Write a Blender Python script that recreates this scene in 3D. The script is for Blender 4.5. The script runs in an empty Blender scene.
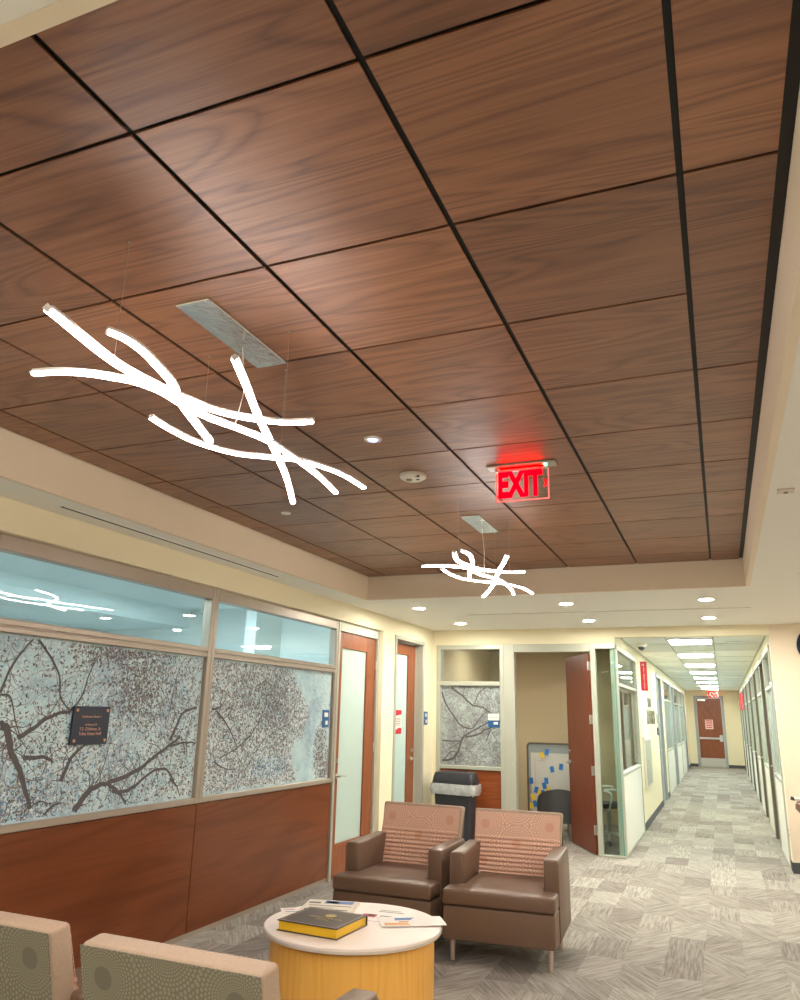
import bpy, bmesh, math, random
from math import pi, sin, cos, radians
from mathutils import Vector, Matrix
random.seed(7)
SC = bpy.context.scene
COL = SC.collection
# ------------------------------------------------------------------ node helpers
class NT:
    def __init__(s, name):
        s.m = bpy.data.materials.new(name); s.m.use_nodes = True
        s.t = s.m.node_tree; s.t.nodes.clear()
        s.out = s.t.nodes.new('ShaderNodeOutputMaterial')
    def n(s, typ, **kw):
        nd = s.t.nodes.new(typ)
        for k, v in kw.items():
            if k.startswith('i_'):
                s.set(nd.inputs[k[2:].replace('_', ' ')], v)
            else: setattr(nd, k, v)
        return nd
    def set(s, inp, v):
        if hasattr(v, 'links') or isinstance(v, bpy.types.NodeSocket): s.t.links.new(v, inp)
        else:
            if isinstance(v, (tuple, list)) and len(v) == 3 and inp.type == 'RGBA': v = (*v, 1)
            inp.default_value = v
    def math(s, op, a, b=0.0, c=None):
        nd = s.n('ShaderNodeMath', operation=op)
        s.set(nd.inputs[0], a); s.set(nd.inputs[1], b)
        if c is not None: s.set(nd.inputs[2], c)
        return nd.outputs[0]
    def mix(s, f, a, b, typ='MIX'):
        nd = s.n('ShaderNodeMix', data_type='RGBA', blend_type=typ)
        s.set(nd.inputs[0], f); s.set(nd.inputs[6], a); s.set(nd.inputs[7], b)
        return nd.outputs[2]
    def ramp(s, f, stops, interp='LINEAR'):
        nd = s.n('ShaderNodeValToRGB'); r = nd.color_ramp; r.interpolation = interp
        while len(r.elements) < len(stops): r.elements.new(0.5)
        for e, (p, c) in zip(r.elements, stops):
            e.position = p; e.color = (*c, 1) if len(c) == 3 else c
        s.set(nd.inputs[0], f); return nd.outputs[0]
    def obj(s): return s.n('ShaderNodeTexCoord').outputs['Object']
    def sep(s, v):
        nd = s.n('ShaderNodeSeparateXYZ'); s.set(nd.inputs[0], v); return nd.outputs
    def comb(s, x, y, z):
        nd = s.n('ShaderNodeCombineXYZ')
        for i, v in enumerate((x, y, z)): s.set(nd.inputs[i], v)
        return nd.outputs[0]
    def noise(s, v, scale, detail=3, rough=.55, dist=0):
        nd = s.n('ShaderNodeTexNoise'); s.set(nd.inputs['Vector'], v)
        nd.inputs['Scale'].default_value = scale; nd.inputs['Detail'].default_value = detail
        nd.inputs['Roughness'].default_value = rough; nd.inputs['Distortion'].default_value = dist
        return nd.outputs['Fac']
    def map(s, v, sc=(1, 1, 1), rot=(0, 0, 0), loc=(0, 0, 0)):
        nd = s.n('ShaderNodeMapping'); s.set(nd.inputs[0], v)
        nd.inputs['Scale'].default_value = sc; nd.inputs['Rotation'].default_value = rot; nd.inputs['Location'].default_value = loc
        return nd.outputs[0]
    def bump(s, h, st=.2, d=.01):
        nd = s.n('ShaderNodeBump'); s.set(nd.inputs['Height'], h)
        nd.inputs['Strength'].default_value = st; nd.inputs['Distance'].default_value = d
        return nd.outputs[0]
    def pbr(s, col, rough=.5, metal=0, normal=None, spec=.5, **kw):
        b = s.n('ShaderNodeBsdfPrincipled')
        s.set(b.inputs['Base Color'], col); s.set(b.inputs['Roughness'], rough); b.inputs['Metallic'].default_value = metal
        b.inputs['Specular IOR Level'].default_value = spec
        if normal is not None: s.set(b.inputs['Normal'], normal)
        for k, v in kw.items(): s.set(b.inputs[k.replace('_', ' ')], v)
        s.t.links.new(b.outputs[0], s.out.inputs[0]); return s.m
def plain(name, col, rough=.5, metal=0, var=.06, scale=30, bump=0, spec=.5):
    n = NT(name); f = n.noise(n.obj(), scale, 2)
    c = n.mix(f, tuple(x * (1 - var) for x in col), tuple(min(1, x * (1 + var)) for x in col))
    return n.pbr(c, rough, metal, n.bump(f, bump, .002) if bump else None, spec)
def emit(name, col, st):
    n = NT(name); e = n.n('ShaderNodeEmission'); n.set(e.inputs[0], col); e.inputs[1].default_value = st
    n.t.links.new(e.outputs[0], n.out.inputs[0]); return n.m
def glass(name, tint=(1, 1, 1), rough=0.0, refl=1.0):
    n = NT(name); fr = n.n('ShaderNodeFresnel'); bf = n.n('ShaderNodeNewGeometry').outputs['Backfacing']; n.set(fr.inputs[0], n.math('SUBTRACT', 1.5, n.math('MULTIPLY', bf, 1.5 - 1 / 1.5)))
    t = n.n('ShaderNodeBsdfTransparent'); n.set(t.inputs[0], tint)
    g = n.n('ShaderNodeBsdfGlossy'); g.inputs['Roughness'].default_value = rough
    m = n.n('ShaderNodeMixShader'); n.set(m.inputs[0], n.math('MULTIPLY', fr.outputs[0], refl))
    n.t.links.new(t.outputs[0], m.inputs[1]); n.t.links.new(g.outputs[0], m.inputs[2])
    n.t.links.new(m.outputs[0], n.out.inputs[0]); return n.m
def frosted(name, colf, tr=.4, rough=.12):
    """printed / frosted film: diffuse + translucent with a glassy coat"""
    n = NT(name); col = colf(n) if callable(colf) else colf
    d = n.n('ShaderNodeBsdfDiffuse'); n.set(d.inputs[0], col)
    t = n.n('ShaderNodeBsdfTranslucent'); n.set(t.inputs[0], col)
    m = n.n('ShaderNodeMixShader'); m.inputs[0].default_value = tr
    n.t.links.new(d.outputs[0], m.inputs[1]); n.t.links.new(t.outputs[0], m.inputs[2])
    fr = n.n('ShaderNodeFresnel'); bf = n.n('ShaderNodeNewGeometry').outputs['Backfacing']; n.set(fr.inputs[0], n.math('SUBTRACT', 1.45, n.math('MULTIPLY', bf, 1.45 - 1 / 1.45)))
    g = n.n('ShaderNodeBsdfGlossy'); g.inputs['Roughness'].default_value = rough
    k = n.n('ShaderNodeMixShader'); n.t.links.new(fr.outputs[0], k.inputs[0])
    n.t.links.new(m.outputs[0], k.inputs[1]); n.t.links.new(g.outputs[0], k.inputs[2])
    n.t.links.new(k.outputs[0], n.out.inputs[0]); return n.m

# ------------------------------------------------------------------ materials
M = {}
def wood(name, dark, mid, light, axis='X', island=False, rough=.38, scale=1.0, spec=.4):
    n = NT(name); o = n.obj()
    if island:
        g = n.n('ShaderNodeNewGeometry').outputs['Random Per Island']
        off = n.comb(n.math('MULTIPLY', g, 37.0), n.math('MULTIPLY', g, 91.0), n.math('MULTIPLY', g, 53.0))
        va = n.n('ShaderNodeVectorMath', operation='ADD'); n.set(va.inputs[0], o); n.set(va.inputs[1], off); v = va.outputs[0]
    else: v = o; g = None
    st = {'X': (.55, 4.2, 4.2), 'Y': (4.2, .55, 4.2), 'Z': (4.2, 4.2, .55)}[axis]
    v1 = n.map(v, tuple(x * scale for x in st))
    warp = n.noise(v1, .9, 2, .5, .6)
    rings = n.math('SINE', n.math('MULTIPLY', warp, 46.0))
    ringf = n.math('ABSOLUTE', rings)
    st2 = {'X': (1.6, 60, 60), 'Y': (60, 1.6, 60), 'Z': (60, 60, 1.6)}[axis]
    fine = n.noise(n.map(v, tuple(x * scale for x in st2)), 1.6, 4, .65, .3)
    broad = n.noise(n.map(v, tuple(x * scale for x in st)), .55, 2)
    f = n.math('ADD', n.math('MULTIPLY', ringf, .22), n.math('ADD', n.math('MULTIPLY', fine, .55), n.math('MULTIPLY', broad, .35)))
    col = n.ramp(f, [(.28, dark), (.52, mid), (.8, light)])
    if island:
        hv = n.n('ShaderNodeHueSaturation'); n.set(hv.inputs['Color'], col)
        n.set(hv.inputs['Value'], n.math('ADD', n.math('MULTIPLY', g, .28), .86)); col = hv.outputs[0]
    return n.pbr(col, rough, 0, n.bump(fine, .08, .002), spec)
M['ceil_wood'] = wood('walnut_ceiling', (.088, .031, .014), (.205, .079, .032), (.345, .150, .066), 'X', True, .42, 1.0, .9)
M['wood'] = wood('cherry_veneer', (.115, .028, .010), (.155, .042, .013), (.205, .060, .020), 'Y', False, .3, .45)
M['wood_x'] = wood('cherry_veneer_far', (.16, .035, .010), (.22, .055, .016), (.28, .08, .025), 'X', False, .3, .8)
M['door_wood'] = wood('cherry_door', (.17, .045, .016), (.24, .068, .024), (.30, .095, .035), 'Z', False, .35, .9)
M['door_dark'] = wood('mahogany_door', (.13, .03, .014), (.17, .042, .02), (.21, .055, .028), 'Z', False, .4, .9)
M['maple'] = wood('maple_drum', (.74, .34, .05), (.83, .42, .08), (.88, .49, .12), 'Z', False, .35, .8)
M['wall'] = plain('cream_paint', (.84, .77, .56), .75, 0, .02, 40)
M['wall_pink'] = plain('peach_paint', (.82, .70, .54), .75, 0, .02, 40)
M['white'] = plain('ceiling_paint', (.88, .87, .80), .8, 0, .015, 40)
M['tray'] = plain('tray_paint', (.84, .73, .57), .8, 0, .015, 40)
M['tile'] = plain('acoustic_tile', (.86, .86, .80), .9, 0, .05, 220, .1)
M['frame'] = plain('champagne_aluminium', (.40, .34, .28), .38, .35, .03, 60)
M['frame_l'] = plain('light_aluminium', (.45, .46, .385), .4, .25, .03, 60)
M['frame_d'] = plain('dark_aluminium', (.16, .13, .10), .45, .3, .05, 60)
M['greyframe'] = plain('grey_painted_steel', (.33, .36, .37), .5, .1, .03, 60)
M['black'] = plain('black_reveal', (.008, .008, .008), .6)
M['base'] = plain('rubber_baseboard', (.07, .075, .08), .6, 0, .1)
M['leather'] = plain('brown_leather', (.155, .092, .06), .42, 0, .07, 60, .15)
M['steel'] = plain('brushed_steel', (.62, .60, .57), .28, .9, .05, 80)
M['legm'] = plain('satin_leg_metal', (.66, .56, .50), .35, .7, .05, 80)
M['lam'] = plain('laminate_top', (.88, .78, .72), .3, 0, .03, 120)
M['lam_edge'] = plain('laminate_edge', (.62, .55, .48), .4)
M['whitepanel'] = plain('white_panel', (.80, .80, .74), .45, 0, .02)
M['plastic'] = plain('dark_plastic', (.025, .027, .035), .38, 0, .1)
M['bag'] = plain('clear_bag', (.42, .44, .44), .2, 0, .5, 18)
M['whiteplastic'] = plain('white_plastic', (.78, .75, .66), .45, 0, .03)
M['navy'] = plain('navy_plastic', (.008, .018, .05), .3, 0, .1)
M['blue'] = plain('blue_plastic', (.01, .10, .28), .35, 0, .1)
M['brass'] = plain('gold_foil', (.62, .42, .12), .3, .7, .05)
M['gilt'] = plain('gilt_pages', (.83, .52, .02), .38, .25, .12, 300)
M['cover'] = plain('book_leather', (.075, .045, .035), .42, 0, .15, 90, .2)
M['copper'] = plain('copper_lettering', (.60, .33, .24), .4, .3)
M['paper'] = plain('paper', (.83, .77, .72), .6, 0, .02)
M['newsprint'] = plain('newsprint', (.70, .63, .52), .7, 0, .05)
M['ink'] = plain('print_ink', (.10, .10, .12), .6)
M['inkblue'] = plain('blue_ink', (.10, .2, .42), .6)
M['inkorange'] = plain('orange_ink', (.75, .38, .14), .6)
M['inkmag'] = plain('magenta_ink', (.6, .12, .2), .6)
M['red'] = plain('red_plastic', (.62, .015, .04), .4, 0, .05)
M['redtext'] = plain('pale_text', (.85, .6, .58), .5)
M['greytext'] = plain('bronze_letters', (.28, .26, .2), .5, .3)
M['yellow'] = plain('yellow_note', (.80, .55, .03), .6)
M['bluenote'] = plain('blue_note', (.02, .17, .50), .6)
M['board'] = plain('whiteboard_face', (.62, .60, .55), .35, 0, .12, 5)
M['dark_mesh'] = plain('grey_mesh_cloth', (.08, .08, .085), .8, 0, .1, 200)
M['chairwhite'] = plain('white_nylon', (.78, .78, .74), .4)
M['room_cyan'] = plain('pale_blue_paint', (.76, .87, .90), .8, 0, .02)
M['room_white'] = plain('cool_white_paint', (.80, .89, .90), .8, 0, .02)
M['tan_wall'] = plain('tan_office_paint', (.60, .48, .32), .8, 0, .02)
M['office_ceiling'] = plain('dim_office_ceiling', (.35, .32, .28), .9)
M['glass'] = glass('clear_glass', (.93, .985, .98))
M['glass_green'] = glass('green_glass', (.84, .93, .90))
M['glass_edge'] = plain('green_glass_edge', (.16, .36, .30), .15, 0, .1)
M['bowl'] = plain('brown_bowl_glaze', (.15, .07, .04), .3, 0, .3, 20)
M['frost'] = frosted('frosted_glass', (.64, .75, .69), .35, .1)
M['frost_c'] = frosted('frosted_corridor_glass', (.66, .84, .87), .35, .15)
M['chrome'] = plain('mirror_polished_plate', (.80, .86, .88), .16, 1, .2, 30, .5)
M['tube'] = emit('led_white', (1.0, .91, .86), 12)
M['tubecase'] = plain('led_casing', (.75, .70, .68), .4, .3)
M['down'] = emit('downlight_lens', (1.0, .96, .84), 130)
M['troffer'] = emit('troffer_lens', (.97, 1.0, .88), 10)
M['exit_red'] = emit('exit_letters', (1.0, .0, .004), .8)
M['exit_led'] = emit('exit_led_strip', (1.0, .0, .0), 9)
M['exit_edge'] = emit('exit_edge_glow', (1.0, .16, .13), .35)
M['green_led'] = emit('green_led', (.05, 1.0, .45), 4)
M['blue_led'] = emit('blue_led', (.2, .3, 1.0), 1.8)
M['coolpanel'] = emit('cool_office_light', (.80, .95, 1.0), 15)
M['warmpanel'] = emit('warm_office_light', (1.0, .9, .74), 4)

# art film on glass
def artfilm(n):
    o = n.obj(); s = n.noise(o, 2.2, 5, .6, .3); f2 = n.noise(o, 14, 5, .7, .5)
    a = n.ramp(s, [(.3, (.36, .50, .60)), (.5, (.56, .74, .77)), (.68, (.76, .88, .87))])
    c = n.mix(n.ramp(f2, [(.45, (0, 0, 0)), (.62, (1, 1, 1))]), a, n.mix(.5, a, (.80, .86, .84)))
    f3 = n.noise(o, 48, 5, .75, 1.2); f4 = n.noise(o, 5, 3, .6, .4)
    k = n.math('MULTIPLY', n.ramp(f3, [(.50, (0, 0, 0)), (.58, (1, 1, 1))]), n.ramp(f4, [(.42, (.1, .1, .1)), (.62, (.7, .7, .7))]))
    return n.mix(k, c, (.27, .28, .31))
M['art'] = frosted('tree_art_film', artfilm, .3, .1)
def artfilm2(n):
    o = n.obj(); s = n.noise(o, 5, 5, .6, .3); f2 = n.noise(o, 26, 5, .7, .6)
    a = n.ramp(s, [(.3, (.26, .28, .31)), (.5, (.42, .47, .46)), (.68, (.50, .60, .58))])
    return n.mix(n.ramp(f2, [(.42, (1, 1, 1)), (.58, (0, 0, 0))]), a, n.mix(.5, a, (.17, .15, .15)))
M['art2'] = frosted('tree_art_film_far', artfilm2, .15, .1)
M['bark'] = plain('branch_print_ink', (.095, .085, .09), .6, 0, .5, 60)
M['leaf1'] = plain('leaf_ink_dark', (.115, .095, .10), .6, 0, .3, 20)
M['leaf2'] = plain('leaf_ink_brown', (.25, .21, .20), .6, 0, .3, 20)
M['leaf3'] = plain('leaf_ink_pale', (.74, .80, .80), .6, 0, .2, 20)
M['leaf4'] = plain('leaf_ink_blue', (.14, .24, .36), .6, 0, .2, 20)

# carpet
def carpet():
    n = NT('plank_carpet'); x, y, z = n.sep(n.obj())
    W, L = .25, .50
    cx = n.math('DIVIDE', x, W); col = n.math('FLOOR', cx)
    wn = n.n('ShaderNodeTexWhiteNoise', noise_dimensions='1D'); n.set(wn.inputs['W'], col)
    cy = n.math('ADD', n.math('DIVIDE', y, L), n.math('MULTIPLY', wn.outputs['Value'], 7.0)); row = n.math('FLOOR', cy)
    w2 = n.n('ShaderNodeTexWhiteNoise', noise_dimensions='3D'); n.set(w2.inputs['Vector'], n.comb(col, row, 3.0))
    rnd = w2.outputs['Value']; r3 = n.sep(w2.outputs['Color'])
    ang = n.math('MULTIPLY', n.math('SUBTRACT', n.math('FLOOR', n.math('MULTIPLY', r3[1], 3.0)), 1.0), .62)
    ang = n.math('ADD', ang, 1.57)
    rot = n.n('ShaderNodeVectorRotate', rotation_type='Z_AXIS'); n.set(rot.inputs['Vector'], n.comb(x, y, rnd)); n.set(rot.inputs['Angle'], ang)
    sv = n.map(rot.outputs[0], (4, 60, 1))
    st = n.noise(sv, 1.0, 3, .7, .25)
    weave = n.noise(n.obj(), 260, 2, .6)
    base = n.ramp(rnd, [(0, (.235, .212, .196)), (.25, (.29, .27, .245)), (.65, (.33, .308, .28)), (1, (.39, .37, .332))])
    c = n.mix(n.ramp(st, [(.36, (0, 0, 0)), (.62, (1, 1, 1))]), n.mix(1.0, base, (.68, .66, .65), 'MULTIPLY'), n.mix(1.0, base, (1.18, 1.17, 1.15), 'MULTIPLY'))
    c = n.mix(.22, c, n.mix(1.0, c, n.ramp(weave, [(.35, (.35, .35, .35)), (.65, (1.5, 1.5, 1.5))]), 'MULTIPLY'))
    return n.pbr(c, .95, 0, n.bump(n.math('ADD', st, weave), .25, .004), .1)
M['carpet'] = carpet()
# upholstery with sunburst dots
def fabric(name, base, dot, disk, kr=19.0, ka=18.0):
    n = NT(name); x, y, z = n.sep(n.obj())
    def cell(v, c, p):
        d = n.math('SUBTRACT', v, c); return n.math('SUBTRACT', d, n.math('MULTIPLY', n.math('ROUND', n.math('DIVIDE', d, p)), p))
    ax, az = cell(x, .245, .49), cell(z, .77, .25); bx, bz = cell(x, 0, .49), cell(z, .895, .25)
    ra = n.math('SQRT', n.math('ADD', n.math('MULTIPLY', ax, ax), n.math('MULTIPLY', az, az)))
    rb = n.math('SQRT', n.math('ADD', n.math('MULTIPLY', bx, bx), n.math('MULTIPLY', bz, bz)))
    use = n.math('LESS_THAN', rb, ra); r = n.math('MINIMUM', ra, rb)
    aa = n.math('ARCTAN2', az, ax); ab = n.math('ARCTAN2', bz, bx)
    ang = n.math('ADD', n.math('MULTIPLY', ab, use), n.math('MULTIPLY', aa, n.math('SUBTRACT', 1.0, use)))
    rr = n.math('LOGARITHM', n.math('ADD', n.math('MULTIPLY', r, 20.0), .2), 2.718)
    rings = n.math('MULTIPLY', rr, kr)
    par = n.math('MULTIPLY', n.math('FLOOR', n.math('DIVIDE', rings, pi)), pi * .5)
    d = n.math('MULTIPLY', n.math('ABSOLUTE', n.math('SINE', rings)), n.math('ABSOLUTE', n.math('SINE', n.math('ADD', n.math('MULTIPLY', ang, ka), par))))
    dots = n.math('GREATER_THAN', d, .42)
    indisk = n.math('LESS_THAN', r, .034)
    c = n.mix(dots, base, dot); c = n.mix(indisk, c, disk)
    w = n.noise(n.obj(), 400, 1)
    return n.pbr(c, .8, 0, n.bump(w, .15, .002), .2)
M['fab'] = fabric('coral_sunburst_fabric', (.56, .32, .23), (.69, .46, .35), (.58, .315, .22), 19.0, 18.0)
M['fab_back'] = fabric('taupe_sunburst_fabric', (.165, .15, .11), (.245, .225, .165), (.15, .135, .10), 28.0, 24.0)
M['piping'] = plain('tan_edge_fabric', (.38, .27, .195), .8, 0, .18, 120, .1)

# ------------------------------------------------------------------ mesh helpers
def finish(name, bm, mats, parent=None, smooth=True, ang=35, loc=None, rz=0):
    bmesh.ops.recalc_face_normals(bm, faces=bm.faces)
    me = bpy.data.meshes.new(name)
    if smooth:
        for f in bm.faces: f.smooth = True
        for e in bm.edges:
            if len(e.link_faces) == 2: e.smooth = e.calc_face_angle(0) < radians(ang)
    bm.to_mesh(me); bm.free()
    for m in (mats if isinstance(mats, (list, tuple)) else [mats]): me.materials.append(M[m])
    o = bpy.data.objects.new(name, me); COL.objects.link(o)
    if parent is not None: o.parent = parent
    if loc is not None: o.location = loc
    o.rotation_euler.z = rz
    return o
def nb(): return bmesh.new()
def box(bm, x0, x1, y0, y1, z0, z1, bev=0, seg=2, mi=0):
    r = bmesh.ops.create_cube(bm, size=1)
    vs = r['verts']
    for v in vs: v.co = Vector(((x0 + x1) / 2 + v.co.x * (x1 - x0), (y0 + y1) / 2 + v.co.y * (y1 - y0), (z0 + z1) / 2 + v.co.z * (z1 - z0)))
    fs = {f for v in vs for f in v.link_faces}
    for f in fs: f.material_index = mi
    if bev:
        es = list({e for v in vs for e in v.link_edges})
        bmesh.ops.bevel(bm, geom=es, offset=bev, segments=seg, affect='EDGES', profile=.5, material=-1 if not mi else mi)
    return bm
def xform(bm, mat, start=0):
    bm.verts.ensure_lookup_table()
    for v in bm.verts[start:]: v.co = mat @ v.co
def prism(bm, pts, h0, h1, plane='XY', bev=0, seg=2, mi=0):
    """extrude polygon pts (2D) along third axis from h0 to h1"""
    def P(a, b, h): return {'XY': (a, b, h), 'YZ': (h, a, b), 'XZ': (a, h, b)}[plane]
    a = [bm.verts.new(P(*p, h0)) for p in pts]; b = [bm.verts.new(P(*p, h1)) for p in pts]
    fs = [bm.faces.new(a), bm.faces.new(b[::-1])]
    k = len(pts)
    for i in range(k): fs.append(bm.faces.new((a[i], b[i], b[(i + 1) % k], a[(i + 1) % k])))
    for f in fs: f.material_index = mi
    bmesh.ops.recalc_face_normals(bm, faces=fs)
    if bev:
        es = list({e for f in fs for e in f.edges})
        bmesh.ops.bevel(bm, geom=es, offset=bev, segments=seg, affect='EDGES', profile=.5)
    return bm
def lathe(bm, prof, c=(0, 0, 0), n=32, mi=0, axis='Z'):
    rings = []
    for r, z in prof:
        if r < 1e-6: rings.append([bm.verts.new(tuple(Vector(c) + ax3(0, 0, z, axis)))])
        else: rings.append([bm.verts.new(tuple(Vector(c) + ax3(r * cos(2 * pi * i / n), r * sin(2 * pi * i / n), z, axis))) for i in range(n)])
    for a, b in zip(rings, rings[1:]):
        for i in range(n):
            j = (i + 1) % n
            if len(a) == 1 and len(b) == 1: continue
            if len(a) == 1: f = bm.faces.new((a[0], b[i], b[j]))
            elif len(b) == 1: f = bm.faces.new((a[i], b[0], a[j]))
            else: f = bm.faces.new((a[i], b[i], b[j], a[j]))
            f.material_index = mi
    return bm
def ax3(x, y, z, axis):
    return Vector({'Z': (x, y, z), 'X': (z, x, y), 'Y': (x, z, y)}[axis])
def cyl(bm, r, z0, z1, c=(0, 0, 0), n=24, axis='Z', r2=None, mi=0):
    r2 = r if r2 is None else r2
    return lathe(bm, [(0, z0), (r, z0), (r2, z1), (0, z1)], c, n, mi, axis)
def tube(bm, pts, r, n=8, closed=False, mi=0):
    pts = [Vector(p) for p in pts]; rings = []
    up = Vector((0, 0, 1))
    for i, p in enumerate(pts):
        t = (pts[min(i + 1, len(pts) - 1)] - pts[max(i - 1, 0)]).normalized()
        u = up if abs(t.dot(up)) < .95 else Vector((1, 0, 0))
        a = t.cross(u).normalized(); b = a.cross(t).normalized()
        rings.append([bm.verts.new(p + a * r * cos(2 * pi * k / n) + b * r * sin(2 * pi * k / n)) for k in range(n)])
    for A, B in zip(rings, rings[1:]):
        for k in range(n):
            f = bm.faces.new((A[k], B[k], B[(k + 1) % n], A[(k + 1) % n])); f.material_index = mi
    bm.faces.new(rings[0]); bm.faces.new(rings[-1][::-1]); return bm
def smoothpts(pts, k=6):
    P = [Vector(p) for p in pts]; out = []
    for i in range(len(P) - 1):
        p0 = P[max(i - 1, 0)]; p1 = P[i]; p2 = P[i + 1]; p3 = P[min(i + 2, len(P) - 1)]
        for j in range(k):
            t = j / k
            out.append(.5 * ((2 * p1) + (p2 - p0) * t + (2 * p0 - 5 * p1 + 4 * p2 - p3) * t * t + (3 * p1 - p0 - 3 * p2 + p3) * t ** 3))
    out.append(P[-1]); return out
def empty(name, loc=(0, 0, 0), rz=0):
    o = bpy.data.objects.new(name, None); COL.objects.link(o); o.location = loc; o.rotation_euler.z = rz; return o
def tag(o, label=None, cat=None, group=None, kind=None):
    if label: o['label'] = label
    if cat: o['category'] = cat
    if group: o['group'] = group
    if kind: o['kind'] = kind
    return o
def struct(name, bm, mats, parent=None, **kw):
    o = finish(name, bm, mats, parent, **kw)
    if parent is None: o['kind'] = 'structure'
    return o
def sempty(name, loc=(0, 0, 0)):
    o = empty(name, loc); o['kind'] = 'structure'; return o
def dup(root, loc, rz=0, label=None, group=None):
    r = root.copy(); COL.objects.link(r); r.location = loc; r.rotation_euler.z = rz
    if label: r['label'] = label
    if group: r['group'] = group
    for ch in list(root.children):
        c = ch.copy(); COL.objects.link(c); c.parent = r
        for g in list(ch.children):
            d = g.copy(); COL.objects.link(d); d.parent = c
    return r
def text(name, body, size, mat, loc, rot, parent=None, depth=.001, align='CENTER', sx=1.0, bold=0):
    cu = bpy.data.curves.new(name, 'FONT'); cu.body = body; cu.size = size; cu.align_x = align; cu.align_y = 'CENTER'
    cu.extrude = depth; cu.offset = bold
    t = bpy.data.objects.new('tmp', cu); COL.objects.link(t)
    bpy.context.view_layer.update()
    me = bpy.data.meshes.new_from_object(t.evaluated_get(bpy.context.evaluated_depsgraph_get()))
    bpy.data.objects.remove(t); bpy.data.curves.remove(cu)
    me.transform(Matrix.Diagonal((sx, 1, 1, 1)))
    me.materials.clear(); me.materials.append(M[mat])
    o = bpy.data.objects.new(name, me); COL.objects.link(o); o.location = loc; o.rotation_euler = rot
    if parent is not None: o.parent = parent
    return o
RX = (pi / 2, 0, pi / 2)      # text facing +X
RY = (pi / 2, 0, 0)           # text facing -Y

# ------------------------------------------------------------------ geometry constants
CW, CS = 2.906, 2.673         # wood ceiling, soffit heights
XL, XW = -3.58, -3.66         # left wall face, storefront plane
YF = 10.0                     # far wall
XC0, XC1 = -1.18, .58         # corridor
YE = 30.4                     # corridor end
TX0, TX1, TY0, TY1 = -3.25, .272, .722, 7.06

# floor
b = nb(); box(b, -8.2, 4.2, -4.2, 31, -.1, 0); struct('floor', b, 'carpet', smooth=False)

# ceiling: one shell with tray
c = sempty('ceiling')
b = nb()
box(b, XL - .2, 4.2, -4.2, TY0, CS, CS + .12); box(b, XL - .2, 4.2, TY1, YF + .12, CS, CS + .12)
box(b, XL - .2, TX0, TY0, TY1, CS, CS + .12); box(b, TX1, 4.2, TY0, TY1, CS, CS + .12)
finish('soffit', b, 'white', c, smooth=False)
b = nb()
e_ = .003; box(b, TX0 - .03, TX0 + e_, TY0, TY1, CS - .001, CW + .05); box(b, TX1 - e_, TX1 + .03, TY0, TY1, CS - .001, CW + .05)
box(b, TX0, TX1, TY1 - e_, TY1 + .03, CS - .001, CW + .05); box(b, TX0, TX1, TY0 - .03, TY0 + e_, CS - .001, CW + .05)
finish('tray_side', b, 'tray', c, smooth=False)
b = nb(); box(b, TX0 - .03, TX1 + .03, TY0 - .03, TY1 + .03, CW + .012, CW + .06); finish('reveal', b, 'black', c, smooth=False)
xs = [-3.235] + [-3.0373 + .6096 * i for i in range(6)] + [.236]
ys = [TY0 + .006] + [.567 + .6096 * k for k in range(1, 11)] + [TY1 - .01]
b = nb()
for i in range(len(xs) - 1):
    j = 0
    while j < len(ys) - 1:
        j1 = j + 1
        if i == len(xs) - 2 and j in (2,): j1 = j + 2
        gx, gy = .0085, .006
        box(b, xs[i] + gx, xs[i + 1] - (gx if i < len(xs) - 2 else 0), ys[j] + gy, ys[j1] - gy, CW, CW + .006)
        j = j1
finish('panel', b, 'ceil_wood', c, smooth=False)

# walls of the lounge -------------------------------------------------
b = nb()
box(b, XL - .14, XL, -4.2, .8, 0, CS)                               # solid behind the camera
box(b, XL - .14, XL, .8, 8.27, 2.49, CS)                            # bulkhead over storefront
box(b, XL - .14, XL, 8.27, 8.62, 0, CS)
box(b, XL - .14, XL, 8.62, 9.62, 2.485, CS)
box(b, XL - .14, XL, 9.62, YF + .1, 0, CS)
struct('wall_left', b, 'wall', smooth=False)
b = nb()
box(b, XL, -3.53, YF, YF + .12, 0, CS)
box(b, -3.53, XC0, YF, YF + .12, 2.475, CS)
box(b, XC0, XC1, YF, YF + .12, 2.55, CS)                            # beam over the corridor mouth
struct('wall_far', b, 'wall', smooth=False)
b = nb(); box(b, XC1, 4.2, YF, YF + .12, 0, CS); struct('wall_far_right', b, 'wall_pink', smooth=False)
b = nb(); box(b, 4.08, 4.2, -4.2, YF, 0, CS); struct('wall_right', b, 'wall_pink', smooth=False)
b = nb(); box(b, XL, 4.2, -4.32, -4.2, 0, CS); struct('wall_back', b, 'wall_pink', smooth=False)
b = nb(); box(b, XC1 - .012, 4.08, YF - .014, YF, 0, .11); struct('baseboard_far', b, 'base', smooth=False)
b = nb(); box(b, XL, XL + .012, 8.30, 8.62, 0, .1); box(b, XL, XL + .012, 9.62, 10, 0, .1); struct('baseboard_left', b, 'base', smooth=False)

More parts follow.
